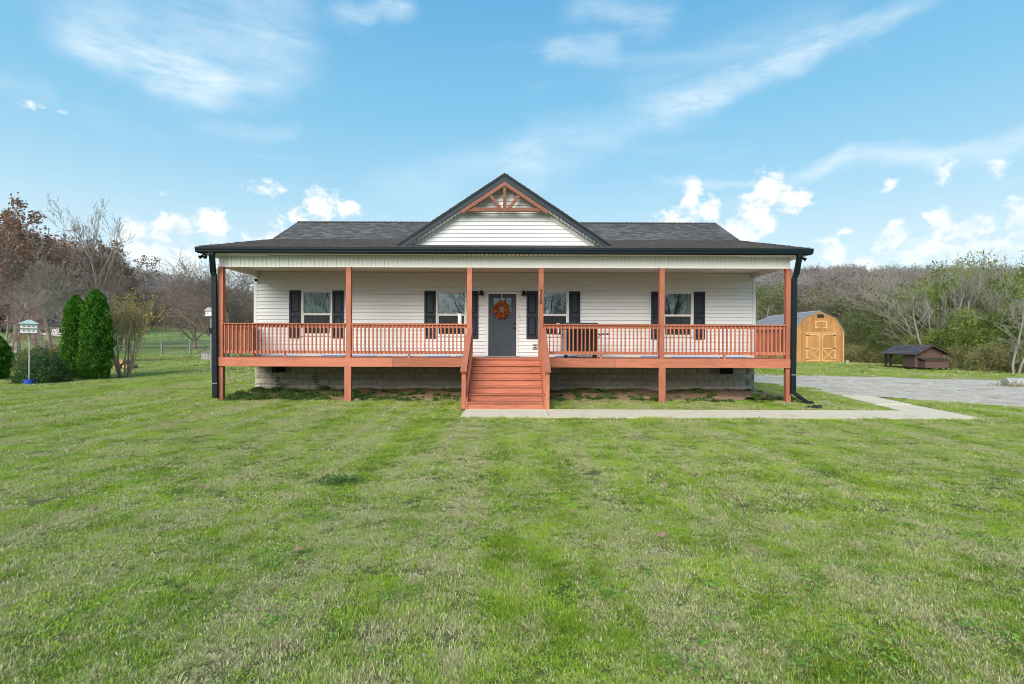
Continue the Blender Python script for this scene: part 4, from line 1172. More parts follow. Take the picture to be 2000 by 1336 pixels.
# dirt bank at the foundation
def dirt_z(x, y):
    u = sstep(14.75, 17.1, y) * (1 - sstep(7.6, 8.7, x)) * sstep(-8.8, -8.0, x)
    return gz(x, y) + 0.16 * u + (vnoise(x, y, 0.6, 7) - 0.5) * 0.12 * sstep(14.9, 15.6, y) * (1 - sstep(7.4, 8.4, x)) * (1 if y < 17.3 else 0.3)
sheet('dirt', [(-8.6, 17.6), (-8.4, 15.6), (-5.2, 15.2), (-4.2, 14.95), (-1.4, 15.0), (-1.2, 15.2), (0.8, 15.3), (1.2, 14.95), (4.4, 14.95), (6.3, 15.3), (8.3, 16.0), (8.9, 17.2), (8.3, 18.0), (7.7, 17.4), (-8.0, 17.4)], 'dirt', 0.10, 0.012, 0.25, zf=dirt_z)

# ------------------------------------------------------------------ vegetation generators
def leaves_mesh(rs, centers, size, elong=1.6, up=0.0, outward=None):
    n = len(centers)
    d = rs.normal(0, 1, (n, 3)); d[:, 2] += up
    if outward is not None: d += outward
    d /= np.linalg.norm(d, axis=1)[:, None]
    e = np.cross(d, rs.normal(0, 1, (n, 3))); e /= (np.linalg.norm(e, axis=1)[:, None] + 1e-9)
    L = (size * rs.uniform(0.6, 1.3, n))[:, None]
    v = np.stack([centers - d * L, centers + e * L / elong, centers + d * L, centers - e * L / elong], 1).reshape(-1, 3)
    return v, np.arange(n * 4).reshape(-1, 4)
def segs_mesh(segs, thick=0.03):
    """segs: list of (p0,p1,r0,r1); thin ones get 3 sides, thick ones 6"""
    V, Fq = [], []; off = 0
    A = np.array([list(s[0]) + list(s[1]) + [s[2], s[3]] for s in segs])
    for big in (True, False):
        S = A[(A[:, 6] > thick) == big]; n = 7 if big else 3
        if not len(S): continue
        p0, p1 = S[:, 0:3], S[:, 3:6]; d = p1 - p0; d /= np.linalg.norm(d, axis=1)[:, None] + 1e-9
        ref = np.where(np.abs(d[:, 2:3]) > 0.9, np.array([[1.0, 0, 0]]), np.array([[0, 0, 1.0]]))
        a = np.cross(d, ref); a /= np.linalg.norm(a, axis=1)[:, None]; b = np.cross(d, a)
        th = 2 * PI * np.arange(n) / n
        ring = a[:, None, :] * np.cos(th)[None, :, None] + b[:, None, :] * np.sin(th)[None, :, None]
        v = np.concatenate([p0[:, None, :] + ring * S[:, 6][:, None, None], p1[:, None, :] + ring * S[:, 7][:, None, None]], 1).reshape(-1, 3)
        base = off + np.arange(len(S))[:, None] * 2 * n
        k = np.arange(n); k2 = (k + 1) % n
        f = np.stack([base + k, base + k2, base + n + k2, base + n + k], 2).reshape(-1, 4)
        V.append(v); Fq.append(f); off += len(v)
    return np.concatenate(V), np.concatenate(Fq)
def grow(rng, H, kids=(7, 6, 5, 4), trunk_r=0.16, spread=0.75, start=0.25, ratio=0.55, trop=0.12, wander=0.16, lean=(0, 0), stems=1, minr=0.006, trunkL=0.55):
    segs, tips = [], []
    def unit(): 
        a = rng.uniform(0, 2 * PI); z = rng.uniform(-1, 1); s = math.sqrt(1 - z * z); return Vector((s * math.cos(a), s * math.sin(a), z))
    def br(p, d, L, r, lv):
        n = 6 if lv == 0 else (5 if lv == 1 else 4 if lv < 3 else 3)
        nk = kids[lv] if lv < len(kids) else 0
        spawn = {}
        for k in range(nk):
            u = start + (1 - start) * (k + rng.random()) / max(1, nk) if lv == 0 else 0.15 + 0.85 * (k + rng.random()) / max(1, nk)
            spawn.setdefault(min(n - 1, int(u * n)), []).append(u)
        for i in range(n):
            d = (d + unit() * wander + Vector((0, 0, trop * (0.5 if lv else 0.8)))).normalized()
            q = p + d * (L / n); r1 = max(minr * 0.7, r * (1 - 0.72 * (i + 1) / n) if lv else r * (1 - 0.6 * (i + 1) / n))
            r0 = max(minr, r * (1 - (0.72 if lv else 0.6) * i / n))
            segs.append((tuple(p), tuple(q), r0, r1))
            for u in spawn.get(i, ()):
                ax = unit(); side = (ax - d * ax.dot(d)).normalized()
                nd = (d * (1 - spread * 0.55) + side * spread + Vector((0, 0, 0.15))).normalized()
                f = 1 - 0.45 * abs(u - 0.45)
                br(p + (q - p) * rng.random(), nd, L * ratio * rng.uniform(0.7, 1.15) * (f if lv else f * (1.25 - 0.5 * u)) * (1.0 if lv else 1.15), max(minr, r0 * rng.uniform(0.38, 0.55)), lv + 1)
            p = q
        if lv >= len(kids) - 1: tips.append(tuple(p))
    for s in range(stems):
        a = 2 * PI * s / stems + rng.random()
        d0 = Vector((lean[0], lean[1], 1)) if stems == 1 else Vector((math.cos(a) * 0.34 * rng.uniform(.5, 1.2), math.sin(a) * 0.34 * rng.uniform(.5, 1.2), 1))
        br(Vector((0, 0, -0.1)) + (Vector((math.cos(a), math.sin(a), 0)) * 0.10 if stems > 1 else Vector()), d0.normalized(), H * trunkL * rng.uniform(.85, 1.05), trunk_r, 0)
    zm = max(max(s[0][2], s[1][2]) for s in segs); k = H / zm
    segs = [((a[0] * k, a[1] * k, a[2] * k), (b[0] * k, b[1] * k, b[2] * k), r0, r1) for a, b, r0, r1 in segs]
    tips = [(x * k, y * k, z * k) for x, y, z in tips]
    return segs, tips
def tree_meshes(seed, H, bark, leaf=None, nleaf=0, lsize=0.07, leafsel=None, **kw):
    rng = random.Random(seed); rs = np.random.default_rng(seed)
    segs, tips = grow(rng, H, **kw)
    big = [s for s in segs if s[2] > kw.get('minr', 0.006) * 2.2]; small = [s for s in segs if s[2] <= kw.get('minr', 0.006) * 2.2]
    v, f = segs_mesh(big); trunk = np_mesh('trunk', v, [f], [bark])
    V, Fs, mi, rn = [], [], [], []
    v, f = segs_mesh(small if small else big[-5:]); V.append(v); Fs.append(f); mi.append(np.zeros(len(f))); rn.append(rs.random(len(f)))
    if leaf and nleaf:
        T = np.array(tips)
        if leafsel is not None: T = T[leafsel(T, rs)]
        c = T[rs.integers(0, len(T), nleaf)] + rs.normal(0, 0.16, (nleaf, 3))
        v2, f2 = leaves_mesh(rs, c, lsize); V.append(v2); Fs.append(f2 + len(v)); mi.append(np.ones(len(f2))); rn.append(rs.random(len(f2)))
    crown = np_mesh('crown', np.concatenate(V), Fs, [bark] + ([leaf] if leaf else []), {'rnd': np.concatenate(rn)}, np.concatenate(mi))
    return trunk, crown
def place_tree(name, meshes, loc, rot, scale, label, cat='tree', group=None, names=('trunk', 'crown')):
    t = thing(name, label, cat, loc, group); t.rotation_euler.z = rot; t.scale = scale if isinstance(scale, tuple) else (scale,) * 3
    for nm, me in zip(names, meshes):
        o = bpy.data.objects.new(nm, me); o.parent = t; COL.objects.link(o)
    return t

def mound_mesh(seed, rx, ry, rz, leaf, n, lsize, bark='bark_brown', lumps=26, core=(0.02, 0.03, 0.012), twigs=60, lumpr=0.33, flat=0.25):
    """leafy shrub: lumps of leaves over an ellipsoid, plus stems"""
    rs = np.random.default_rng(seed)
    u = rs.normal(0, 1, (lumps, 3)); u[:, 2] = np.abs(u[:, 2]) * 1.0 - flat; u /= np.linalg.norm(u, axis=1)[:, None]
    c = u * np.array([rx, ry, rz]) * rs.uniform(0.55, 0.82, (lumps, 1)); c[:, 2] = np.maximum(c[:, 2] + rz * 0.12, rz * 0.1)
    lr = lumpr * rs.uniform(0.7, 1.35, lumps) * min(rx, rz * 1.2)
    k = rs.integers(0, lumps, n); d = rs.normal(0, 1, (n, 3)); d /= np.linalg.norm(d, axis=1)[:, None]
    rad = lr[k][:, None] * rs.uniform(0.45, 1.12, (n, 1)) ** 0.6
    pos = c[k] + d * rad * np.array([1.15, 1.15, 0.9])
    ok = pos[:, 2] > 0.01; pos, d = pos[ok], d[ok]
    v, f = leaves_mesh(rs, pos, lsize, outward=d * 0.6)
    segs = []
    for q in range(twigs):
        e = c[rs.integers(0, lumps)] + rs.normal(0, 0.2, 3) * rx * 0.5; e[2] = abs(e[2]) * rs.uniform(1.0, 1.35)
        m = e * 0.5 + rs.normal(0, 0.08, 3) * rx; m[2] = abs(m[2]) + 0.05
        segs.append(((e[0] * .15, e[1] * .15, 0), tuple(m), 0.014, 0.010)); segs.append((tuple(m), tuple(e), 0.010, 0.005))
    stems_v, stems_f = segs_mesh(segs)
    fol = np_mesh('foliage', v, [f], [leaf], {'rnd': rs.random(len(f))})
    st = np_mesh('stems', stems_v, [stems_f], [bark])
    return st, fol
def place_shrub(name, meshes, loc, rot, scale, label, cat='shrub', group=None):
    return place_tree(name, meshes, loc, rot, scale, label, cat, group, names=('stems', 'foliage'))

# ------------------------------------------------------------------ left garden
def arborvitae(px, py, htop, wid, seed, label):
    g = G(px, py); H = (py - htop) * g.y / F; Rw = wid / 2 * g.y / F
    rs = np.random.default_rng(seed); n = 15000
    z = rs.random(n) ** 0.85
    ph = rs.uniform(0, 2 * PI, n)
    prof = np.interp(z, [0, 0.06, 0.25, 0.5, 0.75, 0.9, 1.0], [0.74, 0.9, 1.0, 0.98, 0.82, 0.60, 0.10])
    lump = 1 + 0.09 * np.sin(ph * 3 + z * 9 + seed) + 0.06 * np.sin(ph * 7 - z * 23) + 0.05 * np.sin(z * 47 + ph * 2)
    rad = Rw * prof * lump * (rs.uniform(0.80, 1.05, n) + 0.05 * np.sin(ph * 13 + z * 61) + np.where(rs.random(n) < 0.05, rs.uniform(0.02, 0.13, n), 0))
    pos = np.stack([np.cos(ph) * rad, np.sin(ph) * rad, z * H], 1)
    out = np.stack([np.cos(ph), np.sin(ph), np.full(n, 1.6)], 1) * 1.3
    v, f = leaves_mesh(rs, pos, 0.052, elong=2.4, outward=out)
    t = thing('arborvitae', label, 'tree', g, 'clipped evergreens')
    o = bpy.data.objects.new('crown', np_mesh('crown', v, [f], ['thuja'], {'rnd': rs.random(n)})); o.parent = t; COL.objects.link(o)
    zs = [0.03, 0.1, 0.3, 0.5, 0.7, 0.85, 0.96]; rr = [0.5, .72, .80, .76, .56, .34, .1]
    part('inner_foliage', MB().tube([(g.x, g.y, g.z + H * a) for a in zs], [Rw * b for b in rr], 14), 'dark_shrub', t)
    part('trunk', MB().tube([(g.x, g.y, g.z - .1), (g.x, g.y, g.z + .35)], 0.05, 8), 'bark_brown', t)
    return g
arborvitae(148, 740, 577, 43, 1, 'evergreen column on the left of the clipped pair, slightly shorter')
arborvitae(187, 742, 566, 51, 2, 'taller right evergreen column of the clipped pair behind the lawn')
arborvitae(-22, 742, 650, 62, 7, 'clipped evergreen cut by the left edge of the photo')

SH = {}
SH['dark'] = mound_mesh(21, 1.15, 1.0, 1.3, 'dark_shrub', 15000, 0.035, lumps=34)
SH['yellow'] = mound_mesh(22, 1.3, 1.1, 1.4, 'yellow_shrub', 9000, 0.04, lumps=30, twigs=120)
g = G(83, 748); place_shrub('shrub', SH['dark'], g, 0.3, (0.80, 0.85, 0.95), 'dark green rounded shrub behind the white birdhouse pole')
g = G(30, 728); place_shrub('shrub', SH['yellow'], g + Vector((0, 1.5, 0)), 0.9, (1.25, 1.1, 0.92), 'yellow green leafy shrub behind the dark rounded shrub')

def birdhouse():
    g = G(57, 752); Y = g.y; s = Y / F
    t = thing('birdhouse', 'two storey white birdhouse with pale green roof on a tall pole in blue bucket', 'birdhouse', g)
    zt = P(57, 650, Y).z; z0 = zt; z1 = P(57, 633, Y).z
    part('pole', MB().tube([(g.x, Y, g.z), (g.x, Y, z0)], 0.022, 10), 'galvanised', t)
    part('bucket', MB().tube([(g.x, Y, g.z - .02), (g.x, Y, g.z + .20), (g.x, Y, g.z + .205), (g.x, Y, g.z + .15)], [0.145, 0.17, 0.155, 0.14], 18), 'blue_plastic', t)
    part('rope', MB().tube([(g.x + .03, Y - .03, g.z + .2), (g.x + .035, Y - .02, z0)], 0.006, 5), 'galvanised', t)
    # body turned so that one face looks left, one right
    a = R(38); hw = 0.235
    def rp(x, y): return (g.x + x * math.cos(a) - y * math.sin(a), Y + x * math.sin(a) + y * math.cos(a))
    zm = (z0 + z1) / 2
    for za, zb in ((z0, zm - 0.008), (zm + 0.008, z1)):
        fl = part('storey', MB().prism([rp(-hw, -hw), rp(hw, -hw), rp(hw, hw), rp(-hw, hw)], 2, za, zb), 'trim_white', t)
        for k in range(3):
            for (fx, fy, nx_, ny_) in ((-0.13 + 0.13 * k, -hw, 0, -1), (hw, -0.13 + 0.13 * k, 1, 0)):
                if nx_ == 1: continue
                cx, cy = rp(fx, fy); ex, ey = rp(fx + nx_ * 0.004, fy + ny_ * 0.004)
                zc = (za + zb) / 2 - 0.01
                part('nest_hole', MB().tube([(cx, cy, zc), (ex, ey, zc)], 0.024, 10), 'black_plastic', fl)
        part('perch_ledge', MB().prism([rp(-hw - .05, -hw - .05), rp(hw + .05, -hw - .05), rp(hw + .05, hw + .05), rp(-hw - .05, hw + .05)], 2, za - 0.014, za - 0.001), 'pale_green', t)
    m = MB(); e = hw + 0.075; zt2 = z1 + 0.16
    cs = [rp(-e, -e), rp(e, -e), rp(e, e), rp(-e, e)]; ap = (g.x, Y)
    tp = [rp(-.05, -.05), rp(.05, -.05), rp(.05, .05), rp(-.05, .05)]
    for k in range(4):
        p, q = cs[k], cs[(k + 1) % 4]; r_, s_ = tp[(k + 1) % 4], tp[k]
        m.quadv((*p, z1 + .002), (*q, z1 + .002), (*r_, zt2), (*s_, zt2))
    m.quadv(*[(*c, z1 + .0015) for c in cs[::-1]]); m.quadv(*[(*c, zt2) for c in tp])
    part('roof', m, 'pale_green', t)
birdhouse()
def birdhouse2():
    g = G(412, 727); Y = g.y
    t = thing('birdhouse', 'small white birdhouse with silver roof on a thin pole seen beside the left downspout', 'birdhouse', g)
    z0 = P(412, 617, Y).z; z1 = P(412, 608, Y).z; zt = P(412, 601, Y).z
    part('pole', MB().tube([(g.x, Y, g.z), (g.x, Y, z0)], 0.028, 10), 'galvanised', t)
    zb = P(412, 651, Y).z; zc = P(412, 640, Y).z
    part('predator_guard', MB().tube([(g.x, Y, zb), (g.x, Y, zb + .03), (g.x, Y, zc - .03), (g.x, Y, zc)], [0.08, 0.10, 0.10, 0.08], 12), 'black_plastic', t)
    w = 0.20
    part('box', MB().box(g.x - w, g.x + w, Y - .15, Y + .15, z0, z1), 'trim_white', t)
    part('porch_ledge', MB().box(g.x - w - .08, g.x + w + .06, Y - .2, Y + .2, z0 - 0.02, z0 - 0.001), 'trim_white', t)
    part('nest_hole', MB().tube([(g.x - .08, Y - .152, z0 + .12), (g.x - .08, Y - .156, z0 + .12)], 0.03, 10), 'black_plastic', t)
    part('roof', MB().prism([(g.x - w - .06, z1), (g.x + w + .06, z1), (g.x + .1, zt), (g.x - .08, zt)], 1, Y - .2, Y + .2), 'galvanised', t)
birdhouse2()

# cut logs
gl = G(228, 722)
for k, (dx, dz, r_, l) in enumerate(((0, .17, .17, .55), (0.42, .15, .15, .7), (0.2, .42, .14, .6))):
    x = gl.x + dx; o = thing('log', ['cut log lying lowest at the left of the small log heap', 'cut log lying right of the heap under the thin tree', 'cut log resting on top of the small log heap'][k], 'log', (x, gl.y, gl.z), 'cut firewood logs')
    part('bark', MB().tube([(x, gl.y + .0, gl.z + dz), (x + .1, gl.y + l, gl.z + dz)], r_, 14, caps=False), 'bark_brown', o)
    part('cut_face', MB().tube([(x, gl.y - .004, gl.z + dz), (x, gl.y + .03, gl.z + dz)], r_ * .93, 14), 'cut_wood', o)
# white wire crate of blocks beside the left post
gc = G(402, 704)
cr = thing('crate', 'pale wire crate standing on the grass beyond the left porch post', 'crate', gc)
m = MB()
for k in range(5):
    part('rail', MB().box(gc.x - .32, gc.x + .34, gc.y, gc.y + .03, gc.z + .06 + k * .11, gc.z + .10 + k * .11), 'galvanised', cr)
for x in (gc.x - .32, gc.x - .1, gc.x + .12, gc.x + .3): part('upright', MB().box(x, x + .035, gc.y - .032, gc.y - .001, gc.z, gc.z + .56), 'galvanised', cr)
part('bin', MB().box(gc.x - .30, gc.x + .32, gc.y + .04, gc.y + .5, gc.z + .02, gc.z + .5), 'far_wall', cr)

# field fence
fx = thing('fence', 'weathered post and wire fence between the yard and the far field', 'fence', (-24, 50, gz(-24, 50)))
pm = MB().box(-.07, .07, -.07, .07, -.2, 1.25).mesh('post', 'fence_wood')
xs = [-46 + 2.6 * k for k in range(17)]; fy = lambda x: 50 + (x + 24) * 0.05
for x in xs: piece('post', pm, (x, fy(x), gz(x, fy(x))), fx, rotz=x)
for h, w in ((.45, .03), (.8, .03), (1.12, .05)):
    m = MB()
    for a, b in zip(xs, xs[1:]):
        m.beam((a, fy(a) - .09, gz(a, fy(a)) + h), (b, fy(b) - .09, gz(b, fy(b)) + h), .03, w)
    part('rail', m, 'fence_wood', fx)

# far house glimpsed through the trees
def far_building(px, py, Y, w, h, rh, label, dark=True):
    b = P(px, py, Y); zb = gz(b.x, Y); t = thing('far_house', label, 'house', (b.x, Y, zb), None)
    part('wall', MB().box(b.x - w / 2, b.x + w / 2, Y, Y + 8, zb - 1, zb + h), 'far_wall', t)
    part('roof', MB().prism([(Y - .6, zb + h), (Y + 8.6, zb + h), (Y + 4, zb + h + rh)], 0, b.x - w / 2 - .5, b.x + w / 2 + .5), 'far_roof', t)
    for k in (-.3, .3):
        part('window', MB().box(b.x + k * w - .5, b.x + k * w + .5, Y - .03, Y - .001, zb + h * .35, zb + h * .8), 'black_metal', t)
far_building(104, 672, 92, 5, 1.6, 1.7, 'distant low building with dark roof behind the dark shrub')
far_building(20, 672, 105, 9, 1.8, 2.0, 'distant white walled building at the left edge among bare trees')

# ------------------------------------------------------------------ trees
TM = {}
TM['oak'] = tree_meshes(1, 14, 'bark_grey', 'oak_leaf', 9000, 0.13, kids=(9, 7, 6, 4), trunk_r=0.26, spread=0.8, minr=0.012)
TM['oak2'] = tree_meshes(2, 13, 'bark_grey', 'oak_leaf', 5200, 0.12, kids=(9, 7, 6, 4), trunk_r=0.24, spread=0.85, minr=0.012)
TM['bare'] = tree_meshes(3, 13, 'bark_grey', None, kids=(9, 7, 6, 5), trunk_r=0.20, spread=0.7, minr=0.012)
TM['bare2'] = tree_meshes(4, 12, 'bark_brown', None, kids=(8, 7, 6, 5), trunk_r=0.17, spread=0.75, minr=0.012)
TM['tall'] = tree_meshes(9, 15, 'bark_grey', None, kids=(12, 7, 5, 3), trunk_r=0.19, spread=0.62, trop=0.22, minr=0.017, ratio=0.50, trunkL=0.7, start=0.15)
TM['shrubby'] = tree_meshes(5, 6, 'bark_grey', 'far_leaf_brown', 1500, 0.06, kids=(7, 6, 5, 4), stems=5, trunk_r=0.06, spread=0.6, minr=0.010, start=0.15)
TM['myrtle'] = tree_meshes(6, 4.2, 'bark_tan', 'olive_leaf', 2600, 0.045, kids=(5, 5, 5, 3), stems=9, trunk_r=0.042, spread=0.34, minr=0.005, start=0.3, trop=0.16, wander=0.10, ratio=0.45)
TM['apple'] = tree_meshes(7, 9, 'bark_brown', None, kids=(11, 8, 7, 5), trunk_r=0.26, spread=0.95, minr=0.011, start=0.12, trop=0.10, ratio=0.72, trunkL=0.42)
TM['red'] = tree_meshes(8, 5, 'bark_grey', 'red_leaf', 800, 0.06, kids=(8, 6, 5, 3), trunk_r=0.08, spread=0.8, minr=0.009, start=0.2)
def T(key, px, Y, hpx, rot, label, name='bare_tree', group=None, zsq=1.0, base_py=None, wide=1.0):
    """hpx: pixel row of the top"""
    b = on_ground(px, Y); top = P(px, hpx, Y).z; H0 = {'oak': 14, 'oak2': 13, 'bare': 13, 'bare2': 12, 'tall': 15, 'shrubby': 6, 'myrtle': 4.2, 'apple': 9, 'red': 5, 'pale': 8, 'pale2': 7, 'willow': 9, 'brush': 5}[key]
    s = (top - b.z) / H0
    return place_tree(name, TM[key], b, rot, (s * wide, s * wide, s), label, 'tree', group)
T('oak', 35, 52, 392, 0.2, 'broad oak holding rust brown leaves at the left edge', 'oak_tree')
T('oak2', 98, 60, 408, 1.9, 'oak with thinner brown leaves right of the broad oak', 'oak_tree')
T('oak2', -30, 44, 440, 4.0, 'brown leaved oak cut off by the left edge', 'oak_tree')
T('oak', 205, 70, 462, 2.6, 'rust leaved oak lower down behind the tallest bare tree', 'oak_tree')
T('tall', 192, 62, 381, 0.5, 'tallest bare tree, slender grey crown standing above its neighbours', 'bare_tree', wide=0.75)
T('bare', 140, 48, 470, 2.2, 'grey bare tree directly behind the clipped evergreens', wide=1.1)
T('bare2', 75, 40, 500, 1.2, 'bare brown branched tree behind the birdhouse', wide=1.3)
T('bare', 20, 36, 520, 5.1, 'bare grey tree behind the yellow green shrub', wide=1.2)
T('bare2', 232, 58, 500, 3.3, 'bare brown tree between the evergreens and the thin yellow leaved tree', wide=1.2)
T('shrubby', 170, 34, 560, 0.4, 'many stemmed bare bush behind the right evergreen', 'bare_bush', wide=1.2)
T('shrubby', 285, 124, 610, 1.4, 'bare brown bush at the field edge right of the thin tree', 'bare_bush', wide=1.6)
T('shrubby', 335, 128, 615, 2.4, 'low bare bush in the gap above the green field', 'bare_bush', wide=1.6)
T('shrubby', 255, 116, 590, 2.9, 'bare brown bush rising behind the thin yellow leaved tree', 'bare_bush', wide=1.5)
T('red', 88, 27, 598, 2.0, 'small tree with salmon red leaves above the dark shrub', 'red_leaved_tree')
T('red', 122, 30, 625, 4.4, 'red leaved sapling partly behind the left evergreen column', 'red_leaved_tree')
T('red', 15, 33, 560, 0.4, 'red leaved tree near the left edge behind the shrubs', 'red_leaved_tree')
g = G(243, 738)
place_tree('crape_myrtle', TM['myrtle'], g, 0.7, (1.0, 1.0, (P(243, 566, g.y).z - g.z) / 4.2), 'thin many stemmed tree with sparse yellow leaves right of the evergreens', 'tree')
T('apple', 440, 40, 490, 0.8, 'bare spreading tree with fine arching branches behind the porch left end', 'bare_tree', wide=1.15)
T('apple', 380, 62, 545, 2.8, 'bare round crowned tree farther back left of the downspout', wide=1.1)
T('bare2', 500, 70, 560, 1.8, 'bare tree mostly hidden behind the left porch railing')

# right side
TM['pale'] = tree_meshes(12, 8, 'bark_pale', 'vine_leaf', 700, 0.05, kids=(7, 5, 4, 2), stems=3, trunk_r=0.075, spread=0.5, minr=0.009, start=0.3, trop=0.15)
TM['pale2'] = tree_meshes(13, 7, 'bark_pale', None, kids=(6, 5, 4, 2), stems=2, trunk_r=0.07, spread=0.7, minr=0.010, start=0.2)
TM['willow'] = tree_meshes(14, 9, 'bark_grey', 'willow_leaf', 7000, 0.06, kids=(9, 7, 6, 4), trunk_r=0.16, spread=0.7, minr=0.010, start=0.15)
TM['brush'] = tree_meshes(15, 5, 'bark_brown', 'thicket_leaf', 5200, 0.055, kids=(7, 6, 5, 4), stems=6, trunk_r=0.05, spread=0.65, minr=0.009, start=0.1)
SH['vine'] = mound_mesh(31, 2.6, 2.0, 2.8, 'vine_leaf', 46000, 0.046, lumps=56, twigs=60, lumpr=0.28)
SH['vine2'] = mound_mesh(32, 2.3, 1.8, 2.2, 'vine_leaf', 38000, 0.042, lumps=50, twigs=60, lumpr=0.28)
SH['bramble'] = mound_mesh(33, 1.7, 1.2, 1.3, 'bramble_leaf', 9000, 0.042, lumps=34, twigs=120, lumpr=0.28)
SH['thicket'] = mound_mesh(34, 2.4, 1.8, 3.0, 'thicket_leaf', 36000, 0.040, lumps=54, twigs=120, lumpr=0.28)
def S(key, px, Y, toppy, wpx, rot, label, name='shrub', group=None):
    b = on_ground(px, Y); top = P(px, toppy, Y).z
    dims = {'vine': (2.6, 2.8), 'vine2': (2.3, 2.2), 'bramble': (1.7, 1.3), 'thicket': (2.4, 3.0)}[key]
    sz = (top - b.z) / (dims[1] * 1.12); sx = (wpx * Y / F / 2) / (dims[0] * 1.0)
    return place_shrub(name, SH[key], b, rot, (sx, max(0.7, sx * 0.8), sz), label, 'shrub', group)
GT = 'overgrown thicket beyond the gravel drive'
T('willow', 1495, 58, 548, 0.3, 'tree with fresh yellow green leaves behind the porch right end', 'green_tree')
T('willow', 1440, 62, 560, 1.3, 'green leaved tree mostly hidden by the house wall', 'green_tree')
S('thicket', 1540, 60, 590, 190, 0.2, 'dense dull thicket directly behind the barn shed', 'thicket', GT)
T('brush', 1600, 55, 560, 0.3, 'brown twiggy bush rising above the shed roof', 'bare_bush', wide=1.6)
T('brush', 1665, 52, 565, 2.3, 'brown twiggy bush right behind the shed', 'bare_bush', wide=1.7)
T('shrubby', 1640, 60, 540, 1.1, 'bare brown bush on the skyline over the shed', 'bare_bush', wide=1.5)
T('shrubby', 1720, 58, 545, 3.1, 'bare brown bush on the skyline right of the shed', 'bare_bush', wide=1.6)
S('thicket', 1700, 45, 585, 170, 1.0, 'dark tangled thicket between the shed and the chicken coop', 'thicket', GT)
S('thicket', 1780, 42, 540, 190, 2.0, 'tall tangled thicket behind the chicken coop', 'thicket', GT)
S('vine', 1850, 39, 520, 200, 3.0, 'vine covered mound right behind the coop roof', 'thicket', GT)
S('vine', 1960, 34, 530, 260, 4.0, 'largest green vine mound at the right edge', 'thicket', GT)
S('vine2', 1900, 33, 600, 210, 0.5, 'bright leafy mound right of the coop', 'thicket', GT)
S('vine2', 2040, 29, 560, 240, 1.5, 'green vine mound cut off by the right edge', 'thicket', GT)
S('thicket', 1750, 36, 610, 130, 5.0, 'low dull thicket just left behind the coop roof', 'thicket', GT)
S('vine2', 1820, 34, 640, 120, 2.6, 'low green growth directly behind the coop', 'thicket', GT)
for k, (px, Y, top, w, lab) in enumerate(((1672, 38, 672, 90, 'low bramble right beside the shed wall'), (1710, 37, 668, 80, 'low bramble left of the coop posts'), (1880, 31, 672, 90, 'pale bramble touching the right side of the coop'),
                                    (1930, 29, 664, 110, 'pale bramble in front of the green mound'), (1985, 28, 660, 110, 'bramble above the grey culvert pipe'), (2050, 27, 655, 120, 'bramble beyond the right edge over the culvert'), (1780, 35.5, 690, 90, 'bramble seen through the open run of the coop'))):
    S('bramble', px, Y, top, w, k * 1.3, lab, 'bramble', 'brambles along the drive')
S('vine', 1905, 37, 505, 200, 5.2, 'tall dark leafed growth between the two pale bare trees', 'thicket', GT)
S('vine', 2010, 36, 515, 230, 0.9, 'high green growth rising behind the mounds at the right edge', 'thicket', GT)
S('vine2', 1800, 38, 560, 150, 3.7, 'rounded green growth above the coop ridge', 'thicket', GT)
T('pale', 1845, 35, 497, 0.4, 'pale bare tree with fanned branches behind the coop', wide=1.0)
T('pale', 1905, 33, 482, 2.4, 'tallest pale bare tree over the green vine mound', wide=1.1)
T('pale2', 1800, 34, 560, 1.2, 'pale leaning bare sapling behind the coop roof', wide=1.5)
T('pale', 1775, 42, 500, 3.9, 'bare tree with dark twigs left of the pale trees', wide=1.1)
T('pale2', 1985, 27, 560, 4.4, 'pale bare branches arching at the right edge', wide=1.4)
T('pale2', 1728, 50, 525, 5.6, 'thin bare tree standing where the thicket meets the sky', wide=1.0)
# trees behind the camera, seen in the window panes
for k, (x, y, key, s, lab) in enumerate(((4.5, -24, 'bare', 1.1, 'bare tree mirrored in the window right of the door'), (9.5, -34, 'apple', 1.3, 'spreading bare tree mirrored between two windows'), (17, -24, 'bare', 1.1, 'bare tree mirrored in the far right window'), (-4.5, -26, 'bare2', 1.2, 'bare tree mirrored in the window left of the door'),
                                (-10, -36, 'bare', 1.0, 'bare tree farther left across the front lawn'), (-20, -25, 'bare2', 1.2, 'bare tree mirrored in the far left window'), (0, -40, 'apple', 1.3, 'spreading tree mirrored in the door panes'), (22, -38, 'bare2', 1.1, 'bare tree at the far right of the front road'))):
    place_tree('bare_tree', TM[key], (x, y, gz(x, y)), k * 1.7, s, lab, 'tree', 'trees across the front lawn')

